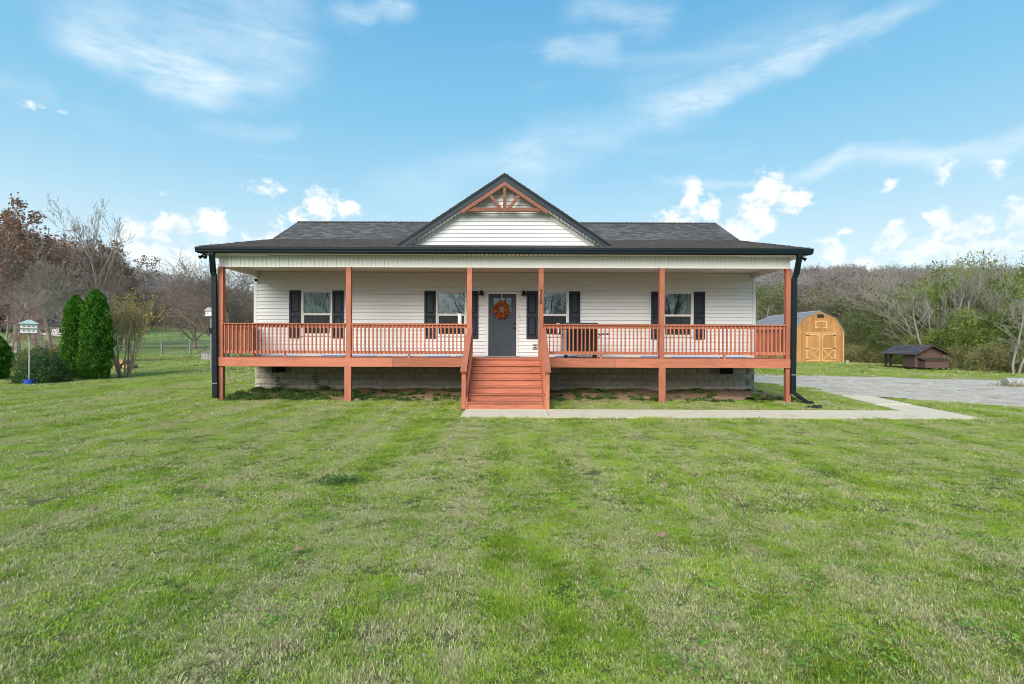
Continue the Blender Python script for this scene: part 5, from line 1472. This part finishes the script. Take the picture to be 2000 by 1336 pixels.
# ------------------------------------------------------------------ instanced stuff by geometry nodes
def scatter(name, pts, rots, scls, idxs, variants, kind='stuff', label=None, cat=None):
    col = bpy.data.collections.new(name + '_variants')
    for k, me in enumerate(variants):
        o = bpy.data.objects.new('%s_variant_%02d' % (name, k), me); col.objects.link(o)
    me = bpy.data.meshes.new(name); me.vertices.add(len(pts)); me.vertices.foreach_set('co', np.asarray(pts, dtype=np.float32).ravel())
    a = me.attributes.new('rot', 'FLOAT_VECTOR', 'POINT'); a.data.foreach_set('vector', np.asarray(rots, dtype=np.float32).ravel())
    a = me.attributes.new('scl', 'FLOAT_VECTOR', 'POINT'); a.data.foreach_set('vector', np.asarray(scls, dtype=np.float32).ravel())
    a = me.attributes.new('idx', 'INT', 'POINT'); a.data.foreach_set('value', np.asarray(idxs, dtype=np.int32))
    o = bpy.data.objects.new(name, me); COL.objects.link(o)
    ng = bpy.data.node_groups.new(name, 'GeometryNodeTree')
    ng.interface.new_socket('Geometry', in_out='INPUT', socket_type='NodeSocketGeometry'); ng.interface.new_socket('Geometry', in_out='OUTPUT', socket_type='NodeSocketGeometry')
    gi, go = ng.nodes.new('NodeGroupInput'), ng.nodes.new('NodeGroupOutput')
    ip = ng.nodes.new('GeometryNodeInstanceOnPoints'); ci = ng.nodes.new('GeometryNodeCollectionInfo')
    ci.inputs['Collection'].default_value = col; ci.inputs['Separate Children'].default_value = True; ci.inputs['Reset Children'].default_value = True
    ip.inputs['Pick Instance'].default_value = True
    def na(n, ty):
        x = ng.nodes.new('GeometryNodeInputNamedAttribute'); x.data_type = ty; x.inputs[0].default_value = n; return x.outputs[0]
    L = ng.links.new
    L(gi.outputs[0], ip.inputs['Points']); L(ci.outputs[0], ip.inputs['Instance']); L(na('idx', 'INT'), ip.inputs['Instance Index'])
    L(na('rot', 'FLOAT_VECTOR'), ip.inputs['Rotation']); L(na('scl', 'FLOAT_VECTOR'), ip.inputs['Scale']); L(ip.outputs[0], go.inputs[0])
    md = o.modifiers.new('scatter', 'NODES'); md.node_group = ng
    return tag(o, label, cat, None, kind)

# grass patches
def patch(seed, rad, n, w, h, clover=0.15):
    rs = np.random.default_rng(seed)
    nc = max(8, n // 12); cr = rad * np.sqrt(rs.random(nc)); ca = rs.uniform(0, 2 * PI, nc)
    cc = np.stack([cr * np.cos(ca), cr * np.sin(ca)], 1); ch = rs.uniform(0.55, 1.35, nc); crn = rs.random(nc)
    ci = rs.integers(0, nc, n); off = rs.normal(0, rad / math.sqrt(nc) * 0.75, (n, 2))
    b = np.concatenate([cc[ci] + off, np.full((n, 1), -0.004)], 1)
    az = np.arctan2(off[:, 1], off[:, 0]) + rs.normal(0, 0.7, n); lean = rs.gamma(2.2, 0.55, n); hh = h * rs.uniform(0.45, 1.15, n) * ch[ci]
    flat = rs.random(n) < 0.34; lean[flat] = rs.uniform(1.8, 4.0, flat.sum())
    dirv = np.stack([np.cos(az), np.sin(az)], 1)
    up1 = hh * 0.55 / np.sqrt(1 + lean ** 2 * .3); up2 = hh / np.sqrt(1 + lean ** 2)
    mid = b.copy(); mid[:, :2] += dirv * (hh * 0.35 * lean / np.sqrt(1 + lean ** 2))[:, None]; mid[:, 2] += up1 * 0.9
    tip = b.copy(); tip[:, :2] += dirv * (hh * lean / np.sqrt(1 + lean ** 2))[:, None]; tip[:, 2] += np.maximum(up2, up1 * 0.9 if False else up2)
    tip[:, 2] = np.maximum(tip[:, 2], 0.006)
    s = np.stack([-dirv[:, 1], dirv[:, 0], np.zeros(n)], 1); tw = rs.normal(0, 0.5, n); 
    s[:, :2] += dirv * tw[:, None]; s /= np.linalg.norm(s, axis=1)[:, None]
    ww = (w * rs.uniform(0.6, 1.4, n))[:, None]; cl = rs.random(n) < clover; ww[cl] *= 1.9
    v = np.stack([b - s * ww * .5, b + s * ww * .5, mid + s * ww * .45, mid - s * ww * .45, tip], 1).reshape(-1, 3)
    k = np.arange(n)[:, None] * 5
    q = k + np.array([[0, 1, 2, 3]]); t3 = k + np.array([[3, 2, 4]])
    rn, rn2 = rs.random(n), rs.random(n)
    rn = rn * 0.6 + crn[ci] * 0.4; rn = np.argsort(np.argsort(rn)) / n; rn2 = rn2 * 0.75 + rs.random(nc)[ci] * 0.25
    return np_mesh('grass_patch', v, [q, t3], ['grass_blade'], {'rnd': np.concatenate([rn, rn]), 'rnd2': np.concatenate([rn2, rn2])})
def lawn_blocked(x, y, m=0.0):
    if m and any(lawn_blocked(x + a, y + b) for a, b in ((m, 0), (-m, 0), (0, m), (0, -m))): return True
    if WY0 - 0.0 < y < WY1 + 0.02 and -1.18 < x < 10.1: return True
    if inside(x, y, [(9.6, WY0), (10.58, WY0 - .02), (11.65, 17.4), (10.6, 17.4), (9.68, WY1)]): return True
    if -1.3 < x < 1.0 and 13.0 < y < 15.1: return True
    if X0 - 0.1 < x < X1 + 0.1 and y > 17.0: return True
    if X0 - 0.1 < x < X1 + 0.8 and 15.3 < y <= 17.2: return vnoise(x, y, 0.7, 9) < 0.80
    if inside(x, y, DRIVE): return vnoise(x, y, 0.8, 3) < 0.93
    return False
def lawn(name, y0, y1, step, nvar, seed, rad, n, w, h, xl=None, label=None, m=0.0, fringe=None):
    rs = random.Random(seed); variants = [patch(seed * 10 + k, rad, n, w, h) for k in range(nvar)]
    P_, R_, S_, I_ = [], [], [], []
    y = y0
    while y < y1:
        half = (y * 0.974 + 0.6) if xl is None else xl
        x = -half
        while x < half:
            xx, yy = x + rs.uniform(-.5, .5) * step, y + rs.uniform(-.5, .5) * step
            if fringe and not lawn_blocked(xx, yy, fringe): x += step; continue
            if not lawn_blocked(xx, yy, m):
                P_.append((xx, yy, gz(xx, yy) + (0.0 if yy < 14 else 0.0))); R_.append((0, 0, rs.uniform(0, 2 * PI)))
                hs = 0.7 + 0.6 * vnoise(xx, yy, 0.8, 12); S_.append((1, 1, hs)); I_.append(rs.randrange(nvar))
            x += step
        y += step
    return scatter(name, P_, R_, S_, I_, variants, label=label, cat='grass')
lawn('grass', 1.9, 5.2, 0.22, 6, 1, 0.20, 2500, 0.0036, 0.029, label='short mown lawn grass mixed with straw nearest the viewer')
lawn('grass', 5.2, 11.3, 0.34, 5, 2, 0.31, 2300, 0.0058, 0.032, label='short mown lawn grass across the middle of the yard')
lawn('grass', 11.2, 19, 0.36, 4, 3, 0.33, 1300, 0.009, 0.052, m=0.26, label='mown lawn grass round the house and the walkway')
lawn('grass', 11.2, 18.2, 0.12, 4, 6, 0.10, 130, 0.008, 0.060, m=0.045, fringe=0.30, label='ragged grass edging the walkway, steps and drive')
lawn('grass', 11.2, 18.2, 0.16, 3, 7, 0.06, 26, 0.008, 0.050, m=-0.001, fringe=0.10, label='stray grass tufts creeping over the walkway edges')
lawn('grass', 19, 27, 0.60, 4, 5, 0.55, 2300, 0.013, 0.060, label='lawn grass beside the house and the drive')
lawn('grass', 26, 48, 1.3, 3, 4, 1.15, 2000, 0.028, 0.08, label='lawn grass stretching beyond the house to the fence')

# far woods on the hills
def far_tree(seed, bark, leaf, n_leaf):
    rng = random.Random(seed); rs = np.random.default_rng(seed)
    segs, tips = grow(rng, 12, kids=(8, 5, 4), trunk_r=0.22, spread=0.75, minr=0.05, start=0.3)
    v, f = segs_mesh(segs, 0.5); T_ = np.array(tips)
    c = T_[rs.integers(0, len(T_), n_leaf)] + rs.normal(0, 0.45, (n_leaf, 3)); v2, f2 = leaves_mesh(rs, c, 0.20, elong=2.4)
    return np_mesh('far_tree', np.concatenate([v, v2]), [f, f2 + len(v)], [bark, leaf], {'rnd': rs.random(len(f) + len(f2))}, np.concatenate([np.zeros(len(f)), np.ones(len(f2))]))
FV = [far_tree(s, b, l, n) for s, b, l, n in ((1, 'bark_grey', 'far_leaf_grey', 900), (2, 'bark_grey', 'far_leaf_brown', 1100), (3, 'bark_brown', 'far_leaf_brown', 900), (4, 'bark_grey', 'far_leaf_olive', 1300), (5, 'bark_brown', 'far_leaf_grey', 800), (6, 'bark_grey', 'oak_leaf', 900))]
def woods():
    rs = random.Random(77); P_, R_, S_, I_ = [], [], [], []
    def add(r, azd, sc_=1.0, w=None):
        a = R(azd); x, y = r * math.sin(a), r * math.cos(a)
        P_.append((x, y, gz(x, y) - 0.3)); R_.append((0, 0, rs.uniform(0, 6.28))); k = sc_ * rs.uniform(0.75, 1.2); S_.append((k, k, k))
        I_.append(rs.choices(range(6), w or (5, 4, 4, 2, 4, 1))[0])
    for k in range(2600):                      # left ridge
        r = rs.uniform(125, 275); az = rs.uniform(-62, -29)
        if -38 < az and r < 150: continue
        add(r, az, 0.95, (8, 4, 3, 2, 6, 0.3))
    for k in range(700): add(rs.uniform(175, 290), rs.uniform(-32, -12), 0.9)
    for k in range(1500):                      # right ridge
        add(rs.uniform(150, 280), rs.uniform(21, 60), 0.85, (4, 3, 2, 5, 4, 0))
    for k in range(170): add(rs.uniform(75, 110), rs.uniform(27, 55), 0.40, (3, 3, 4, 5, 4, 0))
    for k in range(500): add(rs.uniform(200, 290), rs.uniform(-14, 24), 0.8)
    for k in range(420): add(rs.uniform(70, 140), 180 + rs.uniform(-70, 70), 0.55)
    scatter('woods', P_, R_, S_, I_, FV, label='leafless grey brown woodland covering the far hillsides', cat='woods')
woods()

# weeds along the foundation
def weeds():
    rs = np.random.default_rng(6); rng = random.Random(6); C, out = [], []
    spots = []
    for k in range(280):
        x = rng.uniform(-8.3, -6.0) if k < 60 else rng.uniform(-6, -1.5) if k < 170 else rng.uniform(1.1, 8.6)
        y = rng.uniform(15.0, 15.9) if rng.random() < 0.7 else rng.uniform(15.9, 16.9)
        if -1.4 < x < 1.1: continue
        spots.append((x, y, rng.uniform(0.05, 0.17) * (1.4 if k < 60 else 0.85)))
    for x, y, s in spots:
        n = int(160 * s / 0.15); d = rs.normal(0, 1, (n, 3)); d[:, 2] = abs(d[:, 2]); d /= np.linalg.norm(d, axis=1)[:, None]
        C.append(np.array([x, y, dirt_z(x, y)]) + d * s * rs.uniform(.3, 1, (n, 1)) * np.array([1.3, 1.0, 0.9]))
    c = np.concatenate(C); v, f = leaves_mesh(rs, c, 0.028, up=0.6)
    me = np_mesh('weeds', v, [f], ['weed_leaf'], {'rnd': rs.random(len(f))})
    solo('weeds', me, None, 'low leafy weeds growing in the bare soil along the foundation', 'weeds', 'stuff')
weeds()
# a tall stem weed beside the post left of the steps
for (px, py, h, lab) in ((690, 790, .62, 'thin upright weed beside the second porch post'), (545, 772, .75, 'climbing weed against the block foundation at left'), (628, 772, .5, 'dark weed against the foundation left of the second post')):
    b = P(px, py, 15.4 if px > 600 and h > .6 else 16.95); b.z = dirt_z(b.x, b.y); rs = np.random.default_rng(px)
    t = thing('weed', lab, 'weed', b, None)
    pts = [(b.x, b.y, b.z)]; 
    for k in range(8): pts.append((pts[-1][0] - .02 + rs.normal(0, .02), pts[-1][1], pts[-1][2] + h / 8))
    part('stem', MB().tube(pts, [0.008] * 9, 5), 'bark_tan', t)
    c = np.array(pts)[rs.integers(1, 9, 60)] + rs.normal(0, .045, (60, 3)); v, f = leaves_mesh(rs, c, 0.035)
    v = v - np.array(b)
    o = bpy.data.objects.new('leaves', np_mesh('leaves', v, [f], ['weed_leaf'], {'rnd': rs.random(60)})); o.parent = t; o['kind'] = 'stuff'; COL.objects.link(o)

# broad leaved weeds and clover in the turf near the viewer
def clover():
    rs = np.random.default_rng(14); rng = random.Random(14); C = []
    for k in range(190):
        y = 2.4 + 8.5 * rng.random() ** 1.3; x = rng.uniform(-1, 1) * (y * 0.95)
        n = rng.randint(14, 60); sp = rng.uniform(0.03, 0.13)
        C.append(np.stack([x + rs.normal(0, sp, n), y + rs.normal(0, sp, n), gz(x, y) + rs.uniform(0.015, 0.042, n)], 1))
    c = np.concatenate(C); v, f = leaves_mesh(rs, c, 0.013, elong=1.15)
    v[:, 2] = np.repeat(c[:, 2], 4) + (v[:, 2] - np.repeat(c[:, 2], 4)) * 0.5
    solo('clover', np_mesh('clover', v, [f], ['clover_leaf'], {'rnd': rs.random(len(f))}), None, 'small round clover and weed leaves mixed into the near lawn', 'clover', 'stuff')
    # dark clump of cut grass left on the lawn
    g = G(668, 946); n = 420
    c = np.stack([g.x + rs.normal(0, .16, n), g.y + rs.normal(0, .10, n), g.z + 0.03 + np.abs(rs.normal(0, .022, n))], 1); v, f = leaves_mesh(rs, c, 0.035, elong=8)
    solo('clippings', np_mesh('clippings', v - np.array(g), [f], ['dark_shrub'], {'rnd': rs.random(n)}), None, 'dark clump of cut grass lying on the lawn left of centre', 'clippings', 'stuff', loc=g)
clover()

# ------------------------------------------------------------------ barn shed
def shed():
    Y = 37.6; s = Y / F
    bx = lambda px: (px - 1000) * s
    g0 = P(1599, 711, Y); zb = g0.z
    xa, xb = bx(1549.5), bx(1648.5); xc = (xa + xb) / 2
    zt = P(1599, 608, Y).z; zwall = P(1599, 650, Y).z; zkn = P(1599, 622.5, Y).z
    kn = (xb - xa) / 2 * 0.66
    D = 7.3
    t = thing('barn_shed', 'golden timber barn shed with gambrel grey metal roof and double doors', 'shed', (xc, Y, zb))
    # the shed is turned a little: its long side looks at the house
    yaw = 0.0
    z0 = zb + 0.12
    prof = [(xa, z0), (xb, z0), (xb, zwall), (xc + kn, zkn - .06), (xc, zt - .08), (xc - kn, zkn - .06), (xa, zwall)]
    part('wall', MB().prism(prof, 1, Y + 0.02, Y + D), 'shed_wood', t)
    n = 26; w = (xb - xa) / n
    def topz(x):
        d = abs(x - xc)
        return (zt - .085) - d * (zt - zkn - .02) / kn if d < kn else (zkn - .065) - (d - kn) * (zkn - .06 - zwall) / ((xb - xa) / 2 - kn)
    for k in range(n):
        x0_, x1_ = xa + k * w + .005, xa + (k + 1) * w - .005
        part('plank', MB().prism([(x0_, z0 - .02), (x1_, z0 - .02), (x1_, topz(x1_)), ((x0_ + x1_) / 2, topz((x0_ + x1_) / 2)), (x0_, topz(x0_))], 1, Y, Y + 0.0195), 'shed_wood', t)
    # side wall boards (left side looks towards the camera)
    n2 = 44
    for k in range(n2):
        y0_, y1_ = Y + .03 + k * (D - .03) / n2 + .005, Y + .03 + (k + 1) * (D - .03) / n2 - .005
        part('plank', MB().box(xa - .02, xa - .0005, y0_, y1_, z0 - .02, zwall - .02), 'shed_wood', t)
    part('wall_band', MB().box(xa - .001, bx(1571), Y - .012, Y - .001, zwall - .03, zwall + .0), 'shed_trim', t)
    part('wall_band', MB().box(bx(1632), xb, Y - .012, Y - .001, zwall - .03, zwall + .0), 'shed_trim', t)
    for x in (xa, xb - .09): part('corner_board', MB().box(x, x + .09, Y - .022, Y - .002, z0 - .02, zwall - .031), 'shed_trim', t)
    # roof: two slopes a side, ribbed sheets
    ov = .10
    def slope(x0_, z0_, x1_, z1_):
        m = MB(); d = Vector((x1_ - x0_, 0, z1_ - z0_)).normalized(); nrm = Vector((-d.z, 0, d.x)); nrm = nrm if nrm.z > 0 else -nrm
        a, b = Vector((x0_, 0, z0_)), Vector((x1_, 0, z1_)); h = nrm * .03
        pts = [(a.x, a.z), (b.x, b.z), (b.x + h.x, b.z + h.z), (a.x + h.x, a.z + h.z)]
        m.prism(pts, 1, Y - ov, Y + D + ov)
        r = part('roof_sheet', m, 'roof_metal', t)
        k = Y - ov + .05; rb = MB()
        while k < Y + D + ov:
            p0, p1 = a + nrm * .03, b + nrm * .03
            rb.prism([(p0.x, p0.z), (p1.x, p1.z), (p1.x + nrm.x * .022, p1.z + nrm.z * .022), (p0.x + nrm.x * .022, p0.z + nrm.z * .022)], 1, k, k + .035); k += .23
        part('rib', rb, 'roof_metal', r, kind='stuff')
    for s_ in (-1, 1):
        hw = (xb - xa) / 2
        slope(xc, zt, xc + s_ * kn, zkn); slope(xc + s_ * (kn - .01), zkn + .0, xc + s_ * (hw + .06), zwall - .06)
        # trim under the roof edge
        part('gable_trim', MB().beam((xc, Y - .035, zt - .05), (xc + s_ * kn, Y - .035, zkn - .045), .02, .09), 'shed_trim', t)
        part('gable_trim', MB().beam((xc + s_ * kn, Y - .036, zkn - .045), (xc + s_ * hw, Y - .036, zwall - .02), .02, .09), 'shed_trim', t)
    part('ridge_flashing', MB().prism([(xc - .15, zt - .015), (xc, zt + .06), (xc + .15, zt - .015)], 1, Y - ov - .01, Y + D + ov), 'galvanised', t)
    # vent and hatch
    v = part('vent', MB().box(bx(1596), bx(1608.5), Y - .03, Y - .001, P(1600, 620.5, Y).z, P(1600, 614, Y).z), 'dark_wood', t)
    for k in range(4): part('slat', MB().box(bx(1596) + .02 + k * .115, bx(1596) + .09 + k * .115, Y - .042, Y - .031, P(1600, 619.8, Y).z, P(1600, 614.8, Y).z), 'black_plastic', v)
    zz0, zz1 = P(1600, 641.5, Y).z, P(1600, 626.5, Y).z; hx0, hx1 = bx(1590.5), bx(1615.5)
    ht = part('loft_hatch', MB().box(hx0, hx1, Y - .03, Y - .001, zz1 - .09, zz1).box(hx0, hx1, Y - .03, Y - .001, zz0, zz0 + .07).box(hx0 + .04, hx0 + .13, Y - .03, Y - .001, zz0 + .07, zz1 - .09).box(hx1 - .13, hx1 - .04, Y - .03, Y - .001, zz0 + .07, zz1 - .09), 'shed_trim', t)
    for (x, z, sx, sz) in ((hx0 + .13, zz0 + .07, 1, 1), (hx1 - .13, zz0 + .07, -1, 1), (hx0 + .13, zz1 - .09, 1, -1), (hx1 - .13, zz1 - .09, -1, -1)):
        pp = [(x, z), (x + sx * .12, z), (x, z + sz * .10)]
        part('corner_piece', MB().prism(pp if sx * sz > 0 else pp[::-1], 1, Y - .026, Y - .002), 'shed_trim', ht)
    # double doors
    dz0, dz1 = P(1600, 706, Y).z, P(1600, 651.5, Y).z
    part('door_header', MB().box(bx(1571.5), bx(1633.5), Y - .045, Y - .001, dz1 + .0, dz1 + .085), 'shed_trim', t)
    part('ramp_board', MB().box(bx(1574), bx(1632), Y - .06, Y - .001, dz0 - .10, dz0 - .02), 'shed_wood', t)
    for side, (pa, pb) in enumerate(((1574, 1602), (1604, 1632))):
        a, b = bx(pa), bx(pb); y1_ = Y - .003
        dd = part('door', MB().box(a, b, Y - .012, y1_, dz0, dz1 - .01), 'shed_wood', t, label='left shed door' if side == 0 else 'right shed door')
        zm = dz0 + (dz1 - dz0) * .47; fw = .11; yy = Y - .036
        part('door_frame', MB().box(a, a + fw, yy, Y - .013, dz0, dz1 - .01).box(b - fw, b, yy, Y - .013, dz0, dz1 - .01).box(a + fw, b - fw, yy, Y - .013, dz1 - .11, dz1 - .01)
             .box(a + fw, b - fw, yy, Y - .013, dz0, dz0 + .11).box(a + fw, b - fw, yy, Y - .013, zm - .045, zm + .045), 'shed_trim', dd)
        part('brace', MB().beam((a + fw, Y - .028, dz0 + .11), (b - fw, Y - .028, zm - .045), .07, .02, up=(0, 1, 0)), 'shed_trim', dd)
        part('brace', MB().beam((a + fw, Y - .020, zm - .045), (b - fw, Y - .020, dz0 + .11), .05, .012, up=(0, 1, 0)), 'shed_trim', dd)
        for sx, x in ((1, a + fw), (-1, b - fw)):
            pp = [(x, dz1 - .11), (x + sx * .17, dz1 - .11), (x, dz1 - .31)]
            part('corner_piece', MB().prism(pp[::-1] if sx > 0 else pp, 1, Y - .032, Y - .013), 'shed_trim', dd)
        hx = a if side == 0 else b - .22
        for z in (dz0 + .12, zm, dz1 - .14): part('hinge', MB().box(hx, hx + .22, Y - .044, Y - .037, z - .025, z + .025), 'black_metal', dd)
    part('skid', MB().box(xa + .1, xa + .25, Y + .1, Y + D, zb - .05, z0).box(xb - .25, xb - .1, Y + .1, Y + D, zb - .05, z0), 'dark_wood', t)
    for k, (px, w_) in enumerate(((1553, .3), (1587, .25), (1622, .4))):
        x = bx(px); part('foundation_block', MB().box(x, x + w_, Y + .02, Y + .3, gz(x, Y) - .03, z0 - .001), 'pale_stone', t)
    x = bx(1650.5); solo('block', MB().box(x, x + .15, Y - .2, Y - .05, gz(x, Y), gz(x, Y) + .17), 'pale_stone', 'small pale concrete block at the right front corner of the shed', 'block', loc=(x, Y - .2, gz(x, Y)))
shed()

# ------------------------------------------------------------------ chicken coop
def coop():
    # built along local axes; front gable end turned a little to the right of the camera
    c = G(1800, 724); Y = c.y; s = Y / F
    t = thing('chicken_coop', 'brown chicken coop with shingled roof, open run and nest box on low legs', 'coop', c)
    t.rotation_euler.z = 0
    X = lambda px, yy=0: (px - 1000) * (Y + yy) / F
    Z = lambda py, px=1800, yy=0: P(px, py, Y + yy).z
    th = R(88)                             # long axis direction, going away to the left
    ex = Vector((-math.cos(th), math.sin(th), 0)); ey = Vector((math.sin(th), math.cos(th), 0))  # ex: along ridge to the rear-left, ey: across to the right-rear
    A = Vector((X(1787.6), Y, 0))           # front corner where long side and gable end meet
    W = 1.62; L = 0.90; LT = 2.35; zf = Z(717); zt = Z(689.5); 
    def w(u, v, z): q = A + ex * u + ey * v; return (q.x, q.y, z)
    def blk(u0, u1, v0, v1, z0, z1, m=None):
        m = m or MB(); n = len(m.v)
        m.v += [w(u0, v0, z0), w(u1, v0, z0), w(u1, v1, z0), w(u0, v1, z0), w(u0, v0, z1), w(u1, v0, z1), w(u1, v1, z1), w(u0, v1, z1)]
        m.f += [(n, n + 3, n + 2, n + 1), (n + 4, n + 5, n + 6, n + 7), (n, n + 1, n + 5, n + 4), (n + 1, n + 2, n + 6, n + 5), (n + 2, n + 3, n + 7, n + 6), (n + 3, n, n + 4, n + 7)]; m.r += [None] * 6
        return m
    zr = zt + .40
    body = blk(0, L, 0, W, zf, zt)
    n = len(body.v); body.v += [w(0, 0, zt), w(0, W, zt), w(0, W / 2, zr - .03)]; body.f.append((n, n + 1, n + 2)); body.r.append(None)
    part('wall', body, 'brown_paint', t)
    # clapboards on the two visible faces
    for k in range(5):
        z = zf + .01 + k * (zt - zf) / 5
        part('plank', blk(.02, L - .02, -.018, -.001, z, z + (zt - zf) / 5 - .012), 'brown_paint', t)
    part('hatch', blk(-.03, -.001, W * .18, W * .86, zf + (zt - zf) * .55, zt - .02), 'brown_paint', t)
    part('hatch_trim', blk(-.045, -.031, W * .14, W * .18, zf, zt).__class__.__call__() if False else blk(-.045, -.002, W * .12, W * .16, zf, zt - .01), 'brown_paint', t)
    # nest box
    nb = blk(-.50, -.05, W * .10, W * .92, zf - .02, zf + .36)
    nest = part('nest_box', nb, 'brown_paint', t)
    n = MB(); n.v = [w(-.56, W * .06, zf + .37), w(-.56, W * .96, zf + .37), w(-.04, W * .96, zf + .50), w(-.04, W * .06, zf + .50), w(-.56, W * .06, zf + .40), w(-.56, W * .96, zf + .40), w(-.04, W * .96, zf + .53), w(-.04, W * .06, zf + .53)]
    n.f = [(0, 3, 2, 1), (4, 5, 6, 7), (0, 1, 5, 4), (1, 2, 6, 5), (2, 3, 7, 6), (3, 0, 4, 7)]; n.r = [None] * 6
    part('nest_lid', n, 'dark_wood', nest)
    # legs under the house and posts of the run
    gr = lambda u, v: (lambda q: gz(q[0], q[1]))(w(u, v, 0))
    for u, v in ((.05, .05), (.05, W - .12), (L - .1, .05), (L - .1, W - .12), (-.45, W * .14), (-.45, W * .86)):
        part('leg', blk(u, u + .08, v, v + .08, gr(u, v) - .05, zf - .001), 'dark_wood', t)
    for u in (L + .95, LT - .12):
        for v in (.0, W - .1): part('run_post', blk(u, u + .10, v, v + .10, gr(u, v) - .05, zt), 'dark_wood', t)
    part('run_rail', blk(L + .001, LT, .02, .06, zt - .12, zt - .02), 'dark_wood', t)
    part('run_rail', blk(L + .001, LT, .02, .06, gr(LT, 0) + .02, gr(LT, 0) + .12), 'dark_wood', t)
    # roof
    ov = .22; ua, ub = -.30, LT + .05
    for side in (0, 1):
        v0, v1 = (-ov, W / 2) if side == 0 else (W + ov, W / 2)
        ze = zt - ov * .36 / (W / 2)
        m = MB(); m.v = [w(ua, v0, ze), w(ub, v0, ze), w(ub, v1, zr), w(ua, v1, zr), w(ua, v0, ze + .05), w(ub, v0, ze + .05), w(ub, v1, zr + .05), w(ua, v1, zr + .05)]
        m.f = [(0, 3, 2, 1), (4, 5, 6, 7), (0, 1, 5, 4), (1, 2, 6, 5), (2, 3, 7, 6), (3, 0, 4, 7)]; m.r = [None] * 6
        r = part('roof', m, 'brown_paint', t)
        tb = MB(); nr = 7; rng = random.Random(side + 40)
        for c_ in range(nr):
            a0, a1 = c_ / nr, (c_ + 1.03) / nr; u = ua - .02
            while u < ub:
                wd = rng.choice((.18, .25, .33)); u2 = min(u + wd, ub + .02); rr = rng.random()
                if u2 - u < .02: break
                L0 = lambda f_: v0 + (v1 - v0) * f_; H0 = lambda f_: ze + .05 + (zr - ze) * f_
                tb.quadv(w(u, L0(a0), H0(a0) + .016), w(u2, L0(a0), H0(a0) + .016), w(u2, L0(min(1, a1)), H0(min(1, a1)) + .004), w(u, L0(min(1, a1)), H0(min(1, a1)) + .004), rnd=rr)
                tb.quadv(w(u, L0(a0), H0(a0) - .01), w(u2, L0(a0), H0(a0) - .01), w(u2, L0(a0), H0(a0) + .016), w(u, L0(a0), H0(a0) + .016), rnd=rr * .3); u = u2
        part('shingles', tb, 'coop_shingle', r, kind='stuff')
    # brown repair patch and ramp
    part('roof_patch', (lambda m: (setattr(m, 'v', [w(LT - .9, W * .28, zt + .36 * .56 + .055), w(LT - .35, W * .28, zt + .36 * .56 + .055), w(LT - .35, W * .46, zt + .36 * .92 + .07), w(LT - .9, W * .46, zt + .36 * .92 + .07)]), setattr(m, 'f', [(0, 1, 2, 3)]), setattr(m, 'r', [None]), m)[-1])(MB()), 'cut_wood', t)
    part('ramp', MB().beam(w(.1, W + .02, zf + .3), w(-.2, W + .45, gr(0, W)), .25, .03), 'dark_wood', t)
coop()

# culvert pipe at the right edge with dead grass over it
gc = G(1985, 757); pts, rr = [], []
for k in range(60):
    u = k / 59; pts.append((gc.x - .1 + u * 4.5, gc.y + .35 - u * .3, gc.z + .15)); rr.append(.20 if k % 2 else .185)
pts[0:0] = []
o = thing('culvert_pipe', 'grey corrugated culvert pipe lying at the edge of the gravel drive', 'pipe', (gc.x, gc.y, gc.z))
part('pipe', MB().tube(pts, rr, 18), 'galvanised', o)
rs_ = np.random.default_rng(9); n_ = 500
c_ = np.stack([gc.x + rs_.normal(0.25, .35, n_), gc.y + .25 + rs_.normal(0, .15, n_), gz(gc.x, gc.y) + np.abs(rs_.normal(0, .14, n_))], 1)
v_, f_ = leaves_mesh(rs_, c_, 0.09, elong=9, up=1.5)
solo('dry_grass', np_mesh('dry_grass', v_, [f_], ['bramble_leaf'], {'rnd': rs_.random(n_)}), None, 'tuft of dead grey grass leaning over the culvert pipe end', 'grass', 'stuff')
# hose end lying in the grass right of the downspout
g = G(1603, 799)
o = thing('drain_outlet', 'black drain pipe end poking out of the grass beside the walkway', 'pipe', g)
part('pipe', MB().tube([(g.x - .35, g.y + .25, g.z - .03), (g.x - .1, g.y + .05, g.z + .05), (g.x + .02, g.y - .02, g.z + .045)], [.045, .05, .052], 12), 'black_plastic', o)
# stray leaves and a clump on the lawn
for px, py, lab in ((1291, 1060, 'dry brown leaf lying on the open lawn at centre right'), (1520, 905, 'small dry leaf on the lawn near the bare patch'), (583, 1088, 'dry leaf on the lawn at the lower left'), (1118, 1012, 'curled tan leaf on the open lawn right of the centre line'), (402, 962, 'curled dry leaf on the lawn in front of the left porch post')):
    g = G(px, py); r = random.Random(px); m = MB(); n = 7; z = g.z + .05
    rim = [(g.x + math.cos(2 * PI * k / n) * .042 * r.uniform(.6, 1.3), g.y + math.sin(2 * PI * k / n) * .035 * r.uniform(.6, 1.3), z + r.uniform(-.008, .014)) for k in range(n)]
    for k in range(n): m.quadv((g.x, g.y, z), rim[k], rim[(k + 1) % n])
    solo('fallen_leaf', m, 'dead_leaf', lab, 'leaf', loc=(g.x, g.y, g.z), group='stray dry leaves')
